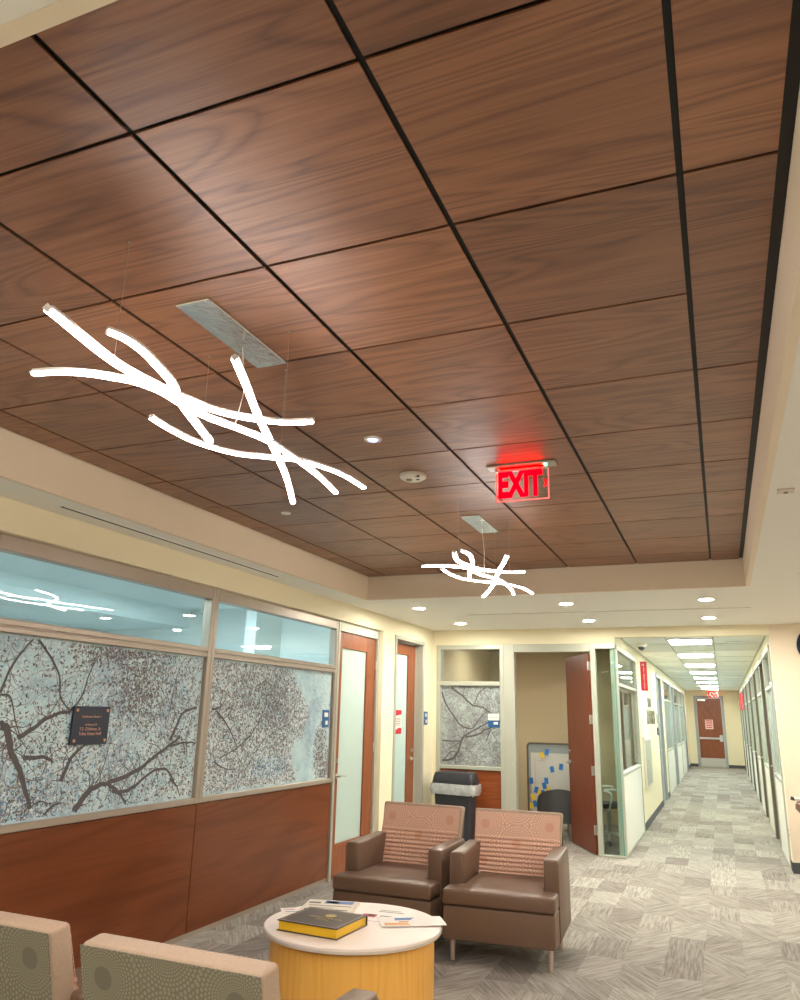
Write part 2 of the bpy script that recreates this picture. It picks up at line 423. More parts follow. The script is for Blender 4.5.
# conference room behind the storefront -------------------------------
b = nb()
box(b, -8.2, -8.1, -1, 8.7, 0, 3.0); box(b, -8.2, XL - .14, 8.6, 8.7, 0, 3.0); box(b, -8.2, XL - .14, -1.1, -1, 0, 3.0)
box(b, -5.3, -5.15, 8.0, 8.6, 0, 2.9)
struct('wall_conference', b, 'room_white', smooth=False)
b = nb(); box(b, -8.2, XL - .14, -1.1, 8.7, 2.86, 2.96); box(b, -8.1, -6.6, -1, 8.6, 2.62, 2.86); struct('ceiling_conference', b, 'room_cyan', smooth=False)
for i, (x, y) in enumerate([(-5.0, 1.6), (-5.0, 4.0), (-5.0, 6.6)]):
    t = empty('ceiling_light', (x, y, 2.858))
    b = nb(); box(b, -.31, .31, -.31, .31, -.02, 0); finish('housing', b, 'whiteplastic', t, smooth=False)
    b = nb(); box(b, -.28, .28, -.28, .28, -.026, -.019); finish('lens', b, 'coolpanel', t, smooth=False)
    tag(t, 'square cool ceiling light inside the glazed conference room', 'ceiling light', 'conference room ceiling lights')

# ------------------------------------------------------------------ tree art print
def ribbon(bm, pts, w0, w1, P, mi=0):
    L = []
    n = len(pts)
    for i, (a, h) in enumerate(pts):
        a0, h0 = pts[max(i - 1, 0)]; a1, h1 = pts[min(i + 1, n - 1)]
        dx, dy = a1 - a0, h1 - h0; d = math.hypot(dx, dy) or 1
        w = (w0 + (w1 - w0) * i / (n - 1)) / 2
        L.append((bm.verts.new(P(a - dy / d * w, h + dx / d * w)), bm.verts.new(P(a + dy / d * w, h - dx / d * w))))
    for p, q in zip(L, L[1:]):
        f = bm.faces.new((p[0], q[0], q[1], p[1])); f.material_index = mi
def sm2(pts, k=5): return [(v.x, v.y) for v in smoothpts([(a, h, 0) for a, h in pts], k)]
def tree_print(name, parent, branches, a0, a1, h0, h1, P, dens, count, mix, seed, size=1.0):
    rnd = random.Random(seed); bm = nb()
    inside = lambda a, h: a0 + .01 < a < a1 - .01 and h0 + .01 < h < h1 - .01
    def clip(pts): 
        out = []
        for p in pts:
            if inside(*p): out.append(p)
            elif out: break
        return out
    k = 0
    while k < count:                                   # leaves and twiglets
        a = rnd.uniform(a0, a1); h = rnd.uniform(h0, h1); k += 1
        d = dens(a, h)
        if rnd.random() > d[0]: continue
        th = rnd.uniform(0, 2 * pi); cv = rnd.uniform(-1.4, 1.4)
        leaf = rnd.random() < .62; l = (rnd.uniform(.012, .03) if leaf else rnd.uniform(.02, .06)) * size
        pts = []; x, y = a, h
        for q in range(4):
            pts.append((x, y)); x += cos(th) * l / 3; y += sin(th) * l / 3; th += cv / 3
        pts = clip(pts)
        if len(pts) < 3: continue
        r = rnd.random(); w = mix if len(d) < 2 else d[1]
        mi = 1 if r < w[0] else 2 if r < w[1] else 3 if r < w[2] else 4
        lay = [0]
        if leaf: ribbon(bm, pts, rnd.uniform(.008, .017) * size, .002, lambda A, H, e=rnd.uniform(.0002, .0010): P(A, H, e), mi)
        else: ribbon(bm, pts, rnd.uniform(.002, .0045) * size, .001, lambda A, H, e=rnd.uniform(.0002, .0010): P(A, H, e), mi)
    for bi, (L, w) in enumerate(branches):
        w *= .8
        pts = clip(sm2(L))
        if len(pts) < 2: continue
        # wobble
        ribbon(bm, [(a, h + .12 * w * sin(i * 1.7)) for i, (a, h) in enumerate(pts)], w * 1.1, w * .6, lambda A, H: P(A, H, .0014 + bi * .00006), 0)
        for i in range(int(len(pts) * .8)):             # side twigs
            x, y = rnd.choice(pts); th = rnd.uniform(0, 2 * pi); q = [(x, y)]
            for s in range(rnd.randint(4, 9)):
                th += rnd.uniform(-.5, .5); x += cos(th) * .03 * size; y += sin(th) * .03 * size; q.append((x, y))
            q = clip(q)
            if len(q) > 2: ribbon(bm, q, w * .22 + .001, .0012, lambda A, H, e=rnd.uniform(.0010, .0013): P(A, H, e), rnd.choice((0, 1, 2)))
    o = finish(name, bm, ['bark', 'leaf1', 'leaf2', 'leaf3', 'leaf4'], parent, smooth=False)
    return o
LB = [([(3.84, 0.95), (3.9, 1.02), (3.97, 1.08), (4.1, 1.1)], 0.055), ([(4.1, 1.1), (4.36, 1.16), (4.52, 1.24), (4.65, 1.3), (4.79, 1.37)], 0.035),
 ([(4.68, 1.35), (4.73, 1.43), (4.79, 1.53), (4.9, 1.57), (5.04, 1.59)], 0.03), ([(5.15, 1.57), (5.24, 1.58), (5.29, 1.61)], 0.022),
 ([(5.21, 1.56), (5.35, 1.47), (5.44, 1.39), (5.54, 1.28)], 0.02), ([(4.1, 1.1), (4.18, 1.06), (4.26, 1.0), (4.31, 0.94)], 0.03),
 ([(4.15, 1.05), (4.28, 1.04), (4.37, 1.07), (4.53, 1.15), (4.68, 1.15), (4.79, 1.04)], 0.028), ([(4.69, 1.31), (4.84, 1.33), (4.98, 1.32), (5.02, 1.25)], 0.02),
 ([(4.72, 1.09), (4.81, 1.03), (4.87, 0.93)], 0.018), ([(3.22, 1.46), (3.27, 1.44), (3.32, 1.32), (3.39, 1.23), (3.44, 1.14), (3.51, 1.01)], 0.055),
 ([(3.35, 1.39), (3.43, 1.43), (3.57, 1.51), (3.72, 1.54)], 0.035), ([(3.19, 1.62), (3.26, 1.61), (3.32, 1.48), (3.37, 1.39)], 0.014),
 ([(3.41, 1.28), (3.56, 1.28), (3.63, 1.25)], 0.03), ([(3.19, 1.63), (3.23, 1.76), (3.3, 1.87), (3.37, 1.95)], 0.02),
 ([(3.38, 1.95), (3.5, 1.85), (3.59, 1.74), (3.62, 1.62), (3.71, 1.54)], 0.02), ([(3.71, 1.54), (3.79, 1.63), (3.83, 1.77), (3.89, 1.88)], 0.016),
 ([(3.6, 0.94), (3.66, 1.0), (3.73, 1.02)], 0.02), ([(3.71, 1.14), (3.77, 1.27), (3.85, 1.33)], 0.035), ([(3.85, 1.33), (3.99, 1.46), (4.03, 1.59)], 0.012),
 ([(5.23, 1.18), (5.4, 1.12), (5.54, 1.11)], 0.014), ([(3.97, 1.06), (4.04, 1.18), (4.08, 1.34), (4.07, 1.41)], 0.01), ([(4.32, 0.99), (4.39, 1.2), (4.34, 1.29)], 0.012),
 ([(4.65, 1.55), (4.66, 1.67), (4.7, 1.83), (4.78, 1.95)], 0.01), ([(4.89, 1.24), (4.87, 1.39), (4.91, 1.51)], 0.01),
 ([(1.4, .96), (1.7, 1.2), (2.1, 1.4), (2.6, 1.5), (3.0, 1.46)], .05), ([(1.7, 1.2), (1.6, 1.6), (1.8, 1.95)], .03), ([(2.1, 1.4), (2.3, 1.7), (2.7, 1.9)], .025), ([(5.3, 1.2), (5.7, 1.35), (6.0, 1.7), (6.1, 1.9)], .012), ([(5.6, 1.0), (5.9, 1.3), (6.3, 1.45)], .01)]
FB = [([(-3.33, 1.92), (-3.17, 1.81), (-3.04, 1.7), (-2.9, 1.67), (-2.79, 1.6)], 0.03), ([(-2.86, 1.92), (-2.95, 1.85), (-3.01, 1.71)], 0.018),
 ([(-3.46, 1.86), (-3.41, 1.72), (-3.23, 1.47), (-3.13, 1.41), (-3.04, 1.4)], 0.025), ([(-3.04, 1.4), (-2.94, 1.53), (-2.85, 1.62)], 0.016),
 ([(-3.45, 0.99), (-3.31, 1.02), (-3.23, 1.12), (-3.17, 1.28), (-3.04, 1.37), (-2.83, 1.48)], 0.032), ([(-3.13, 1.29), (-2.94, 1.34), (-2.85, 1.4), (-2.66, 1.46)], 0.028),
 ([(-3.45, 1.24), (-3.23, 1.24), (-3.15, 1.28)], 0.02), ([(-3.36, 1.13), (-3.21, 1.23)], 0.012), ([(-3.44, 0.99), (-3.34, 1.1), (-3.25, 1.1)], 0.016),
 ([(-2.79, 1.4), (-2.86, 1.24)], 0.016), ([(-3.46, 1.91), (-3.37, 1.91), (-3.27, 1.88)], 0.01), ([(-3.15, 1.92), (-3.16, 1.83)], 0.01), ([(-3.27, 0.96), (-3.27, 1.1)], 0.01), ([(-2.78, 1.36), (-2.67, 1.21)], 0.01)]
def g2(a, h, ca, ch, ra, rh): return math.exp(-(((a - ca) / ra) ** 2 + ((h - ch) / rh) ** 2))
dk, mxx, pale, blu = (.55, .9, .97, 1), (.3, .6, .95, 1), (.15, .3, .95, 1), (.2, .35, .6, 1)
def densL(a, h):
    if a < 5.06:
        d = g2(a, h, 4.35, 1.72, .32, .28); e = g2(a, h, 4.15, 1.93, .5, .12); s = g2(a, h, 4.8, 1.75, .3, .35); q = g2(a, h, 3.4, 1.0, .35, .16); r = g2(a, h, 2.0, 1.7, .6, .3)
        v = max(d, e, r); 
        if v > .3: return (min(1, v * .95), dk)
        if q > .25: return (q, blu)
        if a > 4.4: return (.38, mxx)
        return (.16 + .3 * g2(a, h, 3.8, 1.2, .5, .3), mxx if h > 1.3 else (.12, .3, .7, 1))
    edge = 6.6 + .12 * sin(h * 9) - .25 * abs(h - 1.5)
    if g2(a, h, 6.05, 1.1, .35, .12) > .5: return (.85, blu)
    if a < edge:
        dark = g2(a, h, 6.1, 1.62, .36, .32) + g2(a, h, 5.6, 1.7, .3, .25) * .5
        return (.95, (.25 + .35 * dark, .55 + .38 * dark, .97, 1))
    v = max(g2(a, h, 6.98, 1.2, .14, .27), g2(a, h, 7.1, 1.05, .2, .2))
    if v > .35: return (v, dk)
    if g2(a, h, 6.58, 1.5, .09, .2) > .4: return (.6, (.3, .9, 1, 1))
    return (.012, pale)
def densF(a, h): return (.6 if h < 1.25 or (a > -2.95 and h > 1.6) else .25, (.55, .85, .95, 1))

# ------------------------------------------------------------------ storefront of the conference room
def bar_frame(parent, a0, a1, z0, z1, w, x0, x1, plane='YZ', name='frame', mat='frame', rails=()):
    b = nb()
    def bx(p0, p1, q0, q1):
        if plane == 'YZ': box(b, x0, x1, p0, p1, q0, q1, .003, 1)
        else: box(b, p0, p1, x0, x1, q0, q1, .003, 1)
    bx(a0, a0 + w, z0, z1); bx(a1 - w, a1, z0, z1); bx(a0 + w, a1 - w, z1 - w, z1); bx(a0 + w, a1 - w, z0, z0 + w)
    for r0, r1 in rails: bx(a0 + w, a1 - w, r0, r1)
    return finish(name, b, mat, parent)
bays = [(.80, 2.96), (2.96, 5.04), (5.04, 7.21)]
for k, (y0, y1) in enumerate(bays):
    w = sempty('window_%d' % (k + 1), (XW, y0, 0))
    b = nb(); fw = .045
    L = y1 - y0
    for a, c_, z0, z1 in [(0, fw, .90, 2.49), (L - fw, L, .90, 2.49), (fw, L - fw, 2.40, 2.49), (fw, L - fw, 1.955, 1.985), (fw, L - fw, 1.995, 2.03), (fw, L - fw, .90, .94)]:
        box(b, -.05, .03, a, c_, z0, z1, .004, 1)
    box(b, -.04, .02, fw, L - fw, 1.98, 2.0); finish('frame', b, 'frame', w)
    b = nb(); box(b, -.012, -.004, fw, L - fw, 2.03, 2.40); finish('upper_pane', b, 'glass', w, smooth=False)
    b = nb(); box(b, -.012, -.004, fw, L - fw, .94, 1.955); p = finish('art_pane', b, 'art', w, smooth=False)
    tree_print('tree_print', p, [([(a - y0, h) for a, h in br], ww) for br, ww in LB if y0 - .1 < br[0][0] < y1], fw, L - fw, .94, 1.955,
               lambda a, h, e=.001: (-.004 + e, a, h), lambda a, h: densL(a + y0, h), [9000, 22000, 20000][k], mxx, 11 + k)
    t = sempty('trim_%d' % (k + 1), (XW, y0, 0))
    b = nb(); box(b, -.03, .015, .003, L - .003, .035, .895, .003, 1); finish('veneer_panel', b, 'wood', t)
    b = nb(); box(b, -.05, .012, 0, L, 0, .035); box(b, -.05, .004, -.01, .01, .03, .9); finish('base_track', b, 'frame', t)

# door_1: glazed wood door at the end of the storefront
def lever(parent, p, sx, sy, along, mat='steel', face='X'):
    """lever handle: p position, face axis, along = +-1 lever direction"""
    h = nb()
    if face == 'X':
        cyl(h, .027, 0, .012, p, 20, 'X'); tube(h, [Vector(p) + Vector(v) for v in [(0, 0, 0), (.055 * sx, 0, 0)]], .010, 10)
        tube(h, [Vector(p) + Vector(v) for v in [(.05 * sx, -.01 * along, 0), (.055 * sx, .05 * along, .002), (.052 * sx, .13 * along, -.004)]], .009, 10)
    else:
        cyl(h, .027, -.012, 0, p, 20, 'Y'); tube(h, [Vector(p) + Vector(v) for v in [(0, 0, 0), (0, .055 * sy, 0)]], .010, 10)
        tube(h, [Vector(p) + Vector(v) for v in [(-.01 * along, .05 * sy, 0), (.05 * along, .055 * sy, .002), (.13 * along, .052 * sy, -.004)]], .009, 10)
    return finish('lever_handle', h, mat, parent)
def glazed_leaf(parent, x0, x1, a0, a1, z1, stile_l, stile_r, top, bot, wood='door_wood', pane='frost'):
    b = nb(); xa, xb = x0, x1
    box(b, xa, xb, a0, a0 + stile_l, .01, z1, .003, 1); box(b, xa, xb, a1 - stile_r, a1, .01, z1, .003, 1)
    box(b, xa, xb, a0 + stile_l, a1 - stile_r, z1 - top, z1, .002, 1); box(b, xa, xb, a0 + stile_l, a1 - stile_r, .01, bot, .002, 1)
    lf = finish('leaf', b, wood, parent)
    b = nb(); xm = (xa + xb) / 2; box(b, xm - .004, xm + .004, a0 + stile_l - .005, a1 - stile_r + .005, bot - .005, z1 - top + .005)
    finish('pane', b, pane, lf, smooth=False)
    return lf
d = sempty('door_1', (XW, 7.21, 0))
b = nb()
box(b, -.06, .035, 0, .045, 0, 2.49, .004, 1); box(b, -.06, .035, 1.01, 1.06, 0, 2.49, .004, 1); box(b, -.06, .035, .045, 1.01, 2.39, 2.49, .004, 1)
finish('frame', b, 'frame_l', d)
lf = glazed_leaf(d, -.035, .01, .048, 1.007, 2.385, .10, .235, .16, .31)
lever(d, (.012, .105, .95), 1, 1, 1)
b = nb(); cyl(b, .02, 0, .016, (.012, .10, 1.10), 18, 'X'); finish('deadbolt', b, 'steel', d)
b = nb()
for z in (.3, 1.2, 2.1): cyl(b, .009, -.05, .05, (.016, 1.005, z), 10)
finish('hinge', b, 'steel', d)
# door_2: second glazed door set deep in its frame
d = sempty('door_2', (XL, 8.62, 0))
b = nb()
box(b, -.16, .014, 0, .05, 0, 2.485, .004, 1); box(b, -.16, .014, .95, 1.0, 0, 2.485, .004, 1); box(b, -.16, .014, .05, .95, 2.44, 2.485, .004, 1)
box(b, -.10, -.085, .05, .062, 0, 2.44); box(b, -.10, -.085, .938, .95, 0, 2.44)
finish('frame', b, 'frame_l', d)
lf = glazed_leaf(d, -.145, -.10, .053, .947, 2.43, .12, .24, .14, .3)
lever(d, (-.098, .835, 1.03), 1, 1, -1)
b = nb(); cyl(b, .02, 0, .016, (-.098, .84, 1.13), 18, 'X'); tube(b, [(-.08, .84, 1.13), (-.075, .81, 1.145)], .006); finish('deadbolt', b, 'steel', d)
# dark room box behind door 2 so the frosted pane has a room behind it
b = nb(); box(b, -6, -3.9, 10.0, 10.1, 0, 2.8); box(b, -6.1, -6, 8.7, 10.1, 0, 2.8); box(b, -6.1, XL - .14, 8.7, 10.1, 2.7, 2.8); struct('wall_small_room', b, 'room_white', smooth=False)
t = empty('ceiling_light', (-4.9, 9.4, 2.70)); b = nb(); box(b, -.3, .3, -.3, .3, -.02, 0); finish('housing', b, 'whiteplastic', t, smooth=False)
b = nb(); box(b, -.27, .27, -.27, .27, -.026, -.019); finish('lens', b, 'coolpanel', t, smooth=False)
tag(t, 'square ceiling light in the small room behind the second frosted door', 'ceiling light')

# ------------------------------------------------------------------ far storefront: window, open door, corner glass
w = sempty('window_4', (0, YF, 0))
b = nb()
for a, c_, z0, z1 in [(-3.53, -3.475, 0, 2.475), (-2.655, -2.60, 0, 2.475), (-3.475, -2.655, 2.415, 2.475), (-3.475, -2.655, 1.945, 2.00), (-3.475, -2.655, .895, .94), (-3.475, -2.655, 0, .03)]:
    box(b, a, c_, -.02, .08, z0, z1, .004, 1)
finish('frame', b, 'frame_l', w)
b = nb(); box(b, -3.475, -2.655, .02, .028, 2.00, 2.415); finish('upper_pane', b, 'glass', w, smooth=False)
b = nb(); box(b, -3.475, -2.655, .02, .028, .94, 1.945); p = finish('art_pane', b, 'art2', w, smooth=False)
tree_print('tree_print', p, FB, -3.475, -2.655, .94, 1.945, lambda a, h, e=.001: (a, .02 - e * 1.5, h), densF, 2400, dk, 5, .8)
t = sempty('trim_4', (0, YF, 0)); b = nb(); box(b, -3.473, -2.657, .0, .04, .03, .893, .003, 1); finish('veneer_panel', b, 'wood_x', t)
d = sempty('door_3', (0, YF, 0))
b = nb()
box(b, -2.60, -2.46, -.02, .10, 0, 2.475, .004, 1); box(b, -1.487, -1.44, -.02, .10, 0, 2.475, .004, 1); box(b, -2.46, -1.487, -.02, .10, 2.375, 2.475, .004, 1)
finish('frame', b, 'frame_l', d)
b = nb(); box(b, 0, .93, -.022, .022, .01, 2.36, .003, 1); lf = finish('leaf', b, 'door_dark', d, loc=(-1.505, .045, 0), rz=radians(117.5))
b = nb(); cyl(b, .027, .022, .034, (.86, 0, 1.0), 18, 'Y'); tube(b, [(.86, .03, 1.0), (.86, .075, 1.0)], .01); tube(b, [(.865, .07, 1.0), (.80, .075, 1.0), (.74, .07, .995)], .009)
cyl(b, .02, .022, .04, (.86, 0, 1.14), 18, 'Y'); tube(b, [(.86, -.03, 1.0), (.86, -.075, 1.0)], .01); tube(b, [(.865, -.07, 1.0), (.80, -.075, 1.0), (.74, -.07, .995)], .009)
finish('lever_handle', b, 'steel', lf)
for z in (.28, .95, 1.55, 2.2):
    b = nb(); box(b, -.012, .004, -.03, .03, z - .055, z + .055, .002, 1); cyl(b, .008, z - .055, z + .055, (-.012, .03, 0), 10); finish('hinge', b, 'steel', lf)
w = sempty('window_5', (0, YF, 0))
b = nb(); box(b, -1.44, XC0, -.02, .08, 2.41, 2.475, .003, 1); box(b, -1.44, XC0, -.02, .08, 0, .022, .003, 1); box(b, -1.44, -1.425, -.02, .08, .022, 2.41)
finish('frame', b, 'frame_l', w)
b = nb(); box(b, -1.425, -1.20, .02, .03, .022, 2.41); finish('pane', b, 'glass_green', w, smooth=False)
b = nb(); box(b, -1.20, -1.188, .012, .032, .022, 2.41); finish('glass_edge', b, 'glass_edge', w, smooth=False)
# office room behind
b = nb(); box(b, -3.72, -1.3, 12.9, 13.0, 0, 2.8); box(b, -3.72, XL - .02, YF + .1, 12.9, 0, 2.8); struct('wall_office', b, 'tan_wall', smooth=False)
b = nb(); box(b, -3.72, XC0 - .12, YF + .12, 13.0, 2.62, 2.7); struct('ceiling_office', b, 'office_ceiling', smooth=False)
t = empty('ceiling_light', (-2.9, 11.3, 2.62)); b = nb(); box(b, -.3, .3, -.3, .3, -.02, 0); finish('housing', b, 'whiteplastic', t, smooth=False)
b = nb(); box(b, -.27, .27, -.27, .27, -.026, -.019); finish('lens', b, 'warmpanel', t, smooth=False)
tag(t, 'square warm ceiling light of the office behind the open wood door', 'ceiling light')

# ------------------------------------------------------------------ corridor
def corr_window(n_, side, y0, y1, zs=.91, mid=1.99, frost=True, lower='whitepanel'):
    X = XC0 if side < 0 else XC1
    w = sempty('window_%d' % n_, (X, y0, 0)); L = y1 - y0; s = -side  # s: towards corridor
    b = nb(); f = .045
    x0, x1 = sorted((s * -.07, s * .018))
    for a, c_, z0, z1 in [(0, f, 0, 2.46), (L - f, L, 0, 2.46), (f, L - f, 2.40, 2.46), (f, L - f, mid - .02, mid + .02), (f, L - f, zs - .02, zs + .02), (f, L - f, 0, .03)]:
        box(b, x0, x1, a, c_, z0, z1, .003, 1)
    finish('frame', b, 'frame_l', w)
    xm = s * -.02
    b = nb(); box(b, xm - .004, xm + .004, f, L - f, mid + .02, 2.40); finish('upper_pane', b, 'glass', w, smooth=False)
    b = nb(); box(b, xm - .004, xm + .004, f, L - f, zs + .02, mid - .02); finish('lower_pane', b, 'frost_c' if frost else 'glass', w, smooth=False)
    b = nb(); xa, xb = sorted((s * -.06, s * .008)); box(b, xa, xb, f, L - f, .03, zs - .02, .002, 1); finish('panel', b, lower, w)
    return w
def corr_door(n_, side, y0, y1, mat='greyframe', glazed=True, leafmat='frame_d'):
    X = XC0 if side < 0 else XC1
    d = sempty('door_%d' % n_, (X, y0, 0)); L = y1 - y0; s = -side
    x0, x1 = sorted((s * -.12, s * .022)); b = nb()
    box(b, x0, x1, 0, .06, 0, 2.46, .003, 1); box(b, x0, x1, L - .06, L, 0, 2.46, .003, 1); box(b, x0, x1, .06, L - .06, 2.38, 2.46, .003, 1)
    finish('frame', b, mat, d)
    xa, xb = sorted((s * -.075, s * -.03))
    if glazed: glazed_leaf(d, xa, xb, .063, L - .063, 2.375, .11, .11, .12, .25, leafmat, 'frost_c')
    else:
        b = nb(); box(b, xa, xb, .063, L - .063, .01, 2.375, .003, 1); finish('leaf', b, leafmat, d)
    hx = s * -.028
    b = nb(); tube(b, [(hx, .12, 1.0), (hx + s * .05, .12, 1.0), (hx + s * .052, .24, 1.0)], .010, 8); cyl(b, .026, -.006, .006, (hx, .12, 1.0), 16, 'X'); finish('lever_handle', b, 'steel', d)
    return d
# left side of corridor
corr_window(6, -1, YF + .03, 12.38, .91, 1.98, False)
b = nb()
W0 = XC0 - .12
box(b, W0, XC0, YF + .12, 12.38, 2.46, 2.9); box(b, W0, XC0, 12.38, 16.3, 0, 2.9); box(b, W0, XC0, 16.3, 17.5, 2.46, 2.9); box(b, W0, XC0, 17.5, 18.3, 0, 2.9)
box(b, W0, XC0, 18.3, 20.9, 2.46, 2.9); box(b, W0, XC0, 20.9, 21.9, 2.46, 2.9); box(b, W0, XC0, 21.9, 22.2, 0, 2.9); box(b, W0, XC0, 22.2, 27.2, 2.46, 2.9); box(b, W0, XC0, 27.2, 28.3, 2.46, 2.9); box(b, W0, XC0, 28.3, YE, 0, 2.9)
struct('wall_corridor_left', b, 'wall', smooth=False)
b = nb(); box(b, XC0, XC0 + .012, 12.38, 16.3, 0, .1); box(b, XC0, XC0 + .012, 17.5, 18.3, 0, .1); box(b, XC0, XC0 + .012, 28.3, YE, 0, .1); box(b, XC0, XC0 + .012, 21.9, 22.2, 0, .1); struct('baseboard_corridor_left', b, 'base', smooth=False)
corr_door(4, -1, 16.3, 17.5, 'greyframe', False, 'greyframe')
corr_window(7, -1, 18.3, 20.9)
corr_door(5, -1, 20.9, 21.9, 'greyframe')
corr_window(8, -1, 22.2, 24.7); corr_window(9, -1, 24.7, 27.2)
corr_door(6, -1, 27.2, 28.3, 'greyframe')
# right side of corridor: repeating glazed bay + dark door
b = nb(); b2 = nb(); E0 = XC1 + .12
y = YF + .12; k = 10; dn = 7
segs = [(10.12, 10.25, 'w')]
yy = 10.25
while yy < 27.5:
    segs += [(yy, yy + 1.55, 'g'), (yy + 1.55, yy + 2.5, 'd'), (yy + 2.5, yy + 2.72, 'w')]; yy += 2.72
segs.append((yy, YE, 'w'))
for a0, a1, t_ in segs:
    if t_ == 'w': box(b, XC1, E0, a0, a1, 0, 2.9); box(b2, XC1 - .012, XC1, a0, a1, 0, .1)
    else:
        box(b, XC1, E0, a0, a1, 2.46, 2.9)
        if t_ == 'g': corr_window(k, 1, a0, a1); k += 1
        else: corr_door(dn, 1, a0, a1, 'frame_d', True, 'frame_d'); dn += 1
struct('wall_corridor_right', b, 'wall', smooth=False); struct('baseboard_corridor_right', b2, 'base', smooth=False)
b = nb(); box(b, W0 - .1, -.84, YE, YE + .12, 0, 2.9); box(b, -.03, E0 + .1, YE, YE + .12, 0, 2.9); box(b, -.84, -.03, YE, YE + .12, 2.36, 2.9); struct('wall_end', b, 'wall', smooth=False)
b = nb(); box(b, XC0, -.93, YE - .012, YE, 0, .1); box(b, .06, XC1, YE - .012, YE, 0, .1); struct('baseboard_end', b, 'base', smooth=False)
# corridor ceiling tiles with grid
ZC = 2.60
cc = sempty('ceiling_corridor')
b = nb(); box(b, XC0, -.62, YF + .12, YE, ZC, ZC + .03); box(b, -.61, -.04, YF + .12, YE, ZC, ZC + .03); box(b, -.03, XC1, YF + .12, YE, ZC, ZC + .03); finish('tile_field', b, 'tile', cc, smooth=False)
b = nb()
for x in (-.615, -.035): box(b, x - .008, x + .008, YF + .12, YE, ZC - .004, ZC + .02)
y = YF + .35
while y < YE:
    box(b, XC0, XC1, y - .006, y + .006, ZC - .003, ZC + .01); y += 1.22
box(b, XC0, XC0 + .02, YF + .12, YE, ZC - .004, ZC + .01); box(b, XC1 - .02, XC1, YF + .12, YE, ZC - .004, ZC + .01)
finish('grid', b, 'frame_l', cc, smooth=False)
tr = None
for i in range(8):
    y = 11.15 + 2.44 * i
    if tr is None:
        t = tr = empty('ceiling_light', (-.325, y, ZC - .004)); b = nb(); box(b, -.285, .285, -.31, .31, -.012, .0, .003, 1); finish('housing', b, 'whiteplastic', t)
        b = nb(); box(b, -.255, .255, -.27, .27, -.02, -.011); finish('lens', b, 'troffer', t, smooth=False)
        tag(t, 'square ceiling light at the mouth of the corridor', 'ceiling light', 'corridor ceiling lights')
    else:
        pos = ['', 'second', 'third', 'fourth', 'fifth', 'sixth', 'seventh', 'last'][i]
        dup(tr, (-.325, y, ZC - .004), 0, 'square corridor ceiling light, %s in the row counting from the lounge' % pos)
# rooms behind corridor glazing
b = nb(); box(b, -3.9, -3.8, 13.1, YE, 0, 2.9); box(b, -3.8, W0, 13.02, 13.1, 0, 2.9); struct('wall_offices_left', b, 'room_white', smooth=False)
b = nb(); box(b, 3.4, 3.5, YF + .12, YE, 0, 2.9); struct('wall_offices_right', b, 'room_white', smooth=False)
b = nb(); box(b, -3.9, W0, 13.02, YE, 2.8, 2.9); box(b, E0, 3.5, YF + .12, YE, 2.8, 2.9); struct('ceiling_offices', b, 'white', smooth=False)
for x, y in [(-2.5, 20), (-2.5, 26), (2.0, 12.5), (2.0, 18.5), (2.0, 25)]:
    t = dup(tr, (x, y, 2.79), 0, 'square ceiling light inside an office beside the corridor', 'office ceiling lights beside the corridor')

# end door
d = sempty('door_end', (0, YE, 0))
b = nb(); box(b, -.93, -.84, -.02, .1, 0, 2.42, .004, 1); box(b, -.03, .06, -.02, .1, 0, 2.42, .004, 1); box(b, -.84, -.03, -.02, .1, 2.33, 2.42, .004, 1); finish('frame', b, 'greyframe', d)
b = nb(); box(b, -.836, -.034, .03, .075, .01, 2.325, .003, 1); lf = finish('leaf', b, 'door_wood', d)
b = nb(); box(b, -.83, -.04, .022, .03, .012, .30); finish('kick_plate', b, 'steel', lf, smooth=False)
b = nb(); box(b, -.82, -.10, -.03, .0, .93, 1.0, .006, 1); box(b, -.16, -.05, -.05, .03, .86, 1.08, .008, 1); box(b, -.82, -.79, -.02, .03, .94, .99); finish('push_bar', b, 'steel', lf)
b = nb(); box(b, -.80, -.54, -.05, .03, 2.24, 2.31, .005, 1); tube(b, [(-.6, -.03, 2.3), (-.42, -.10, 2.33), (-.5, -.02, 2.37)], .01); finish('door_closer', b, 'steel', lf)
# notice on end door
t = empty('door_notice', (-.47, YE + .022, 1.44)); b = nb(); box(b, -.13, .13, -.004, .004, -.16, .16); finish('sheet', b, 'redtext', t, smooth=False)
b = nb(); [box(b, -.10, .10, -.006, -.004, z, z + .03) for z in (-.12, -.06, 0, .06, .11)]; finish('printed_lines', b, 'red', t, smooth=False)
tag(t, 'pink and red paper notice taped to the wood door at the corridor end', 'notice')
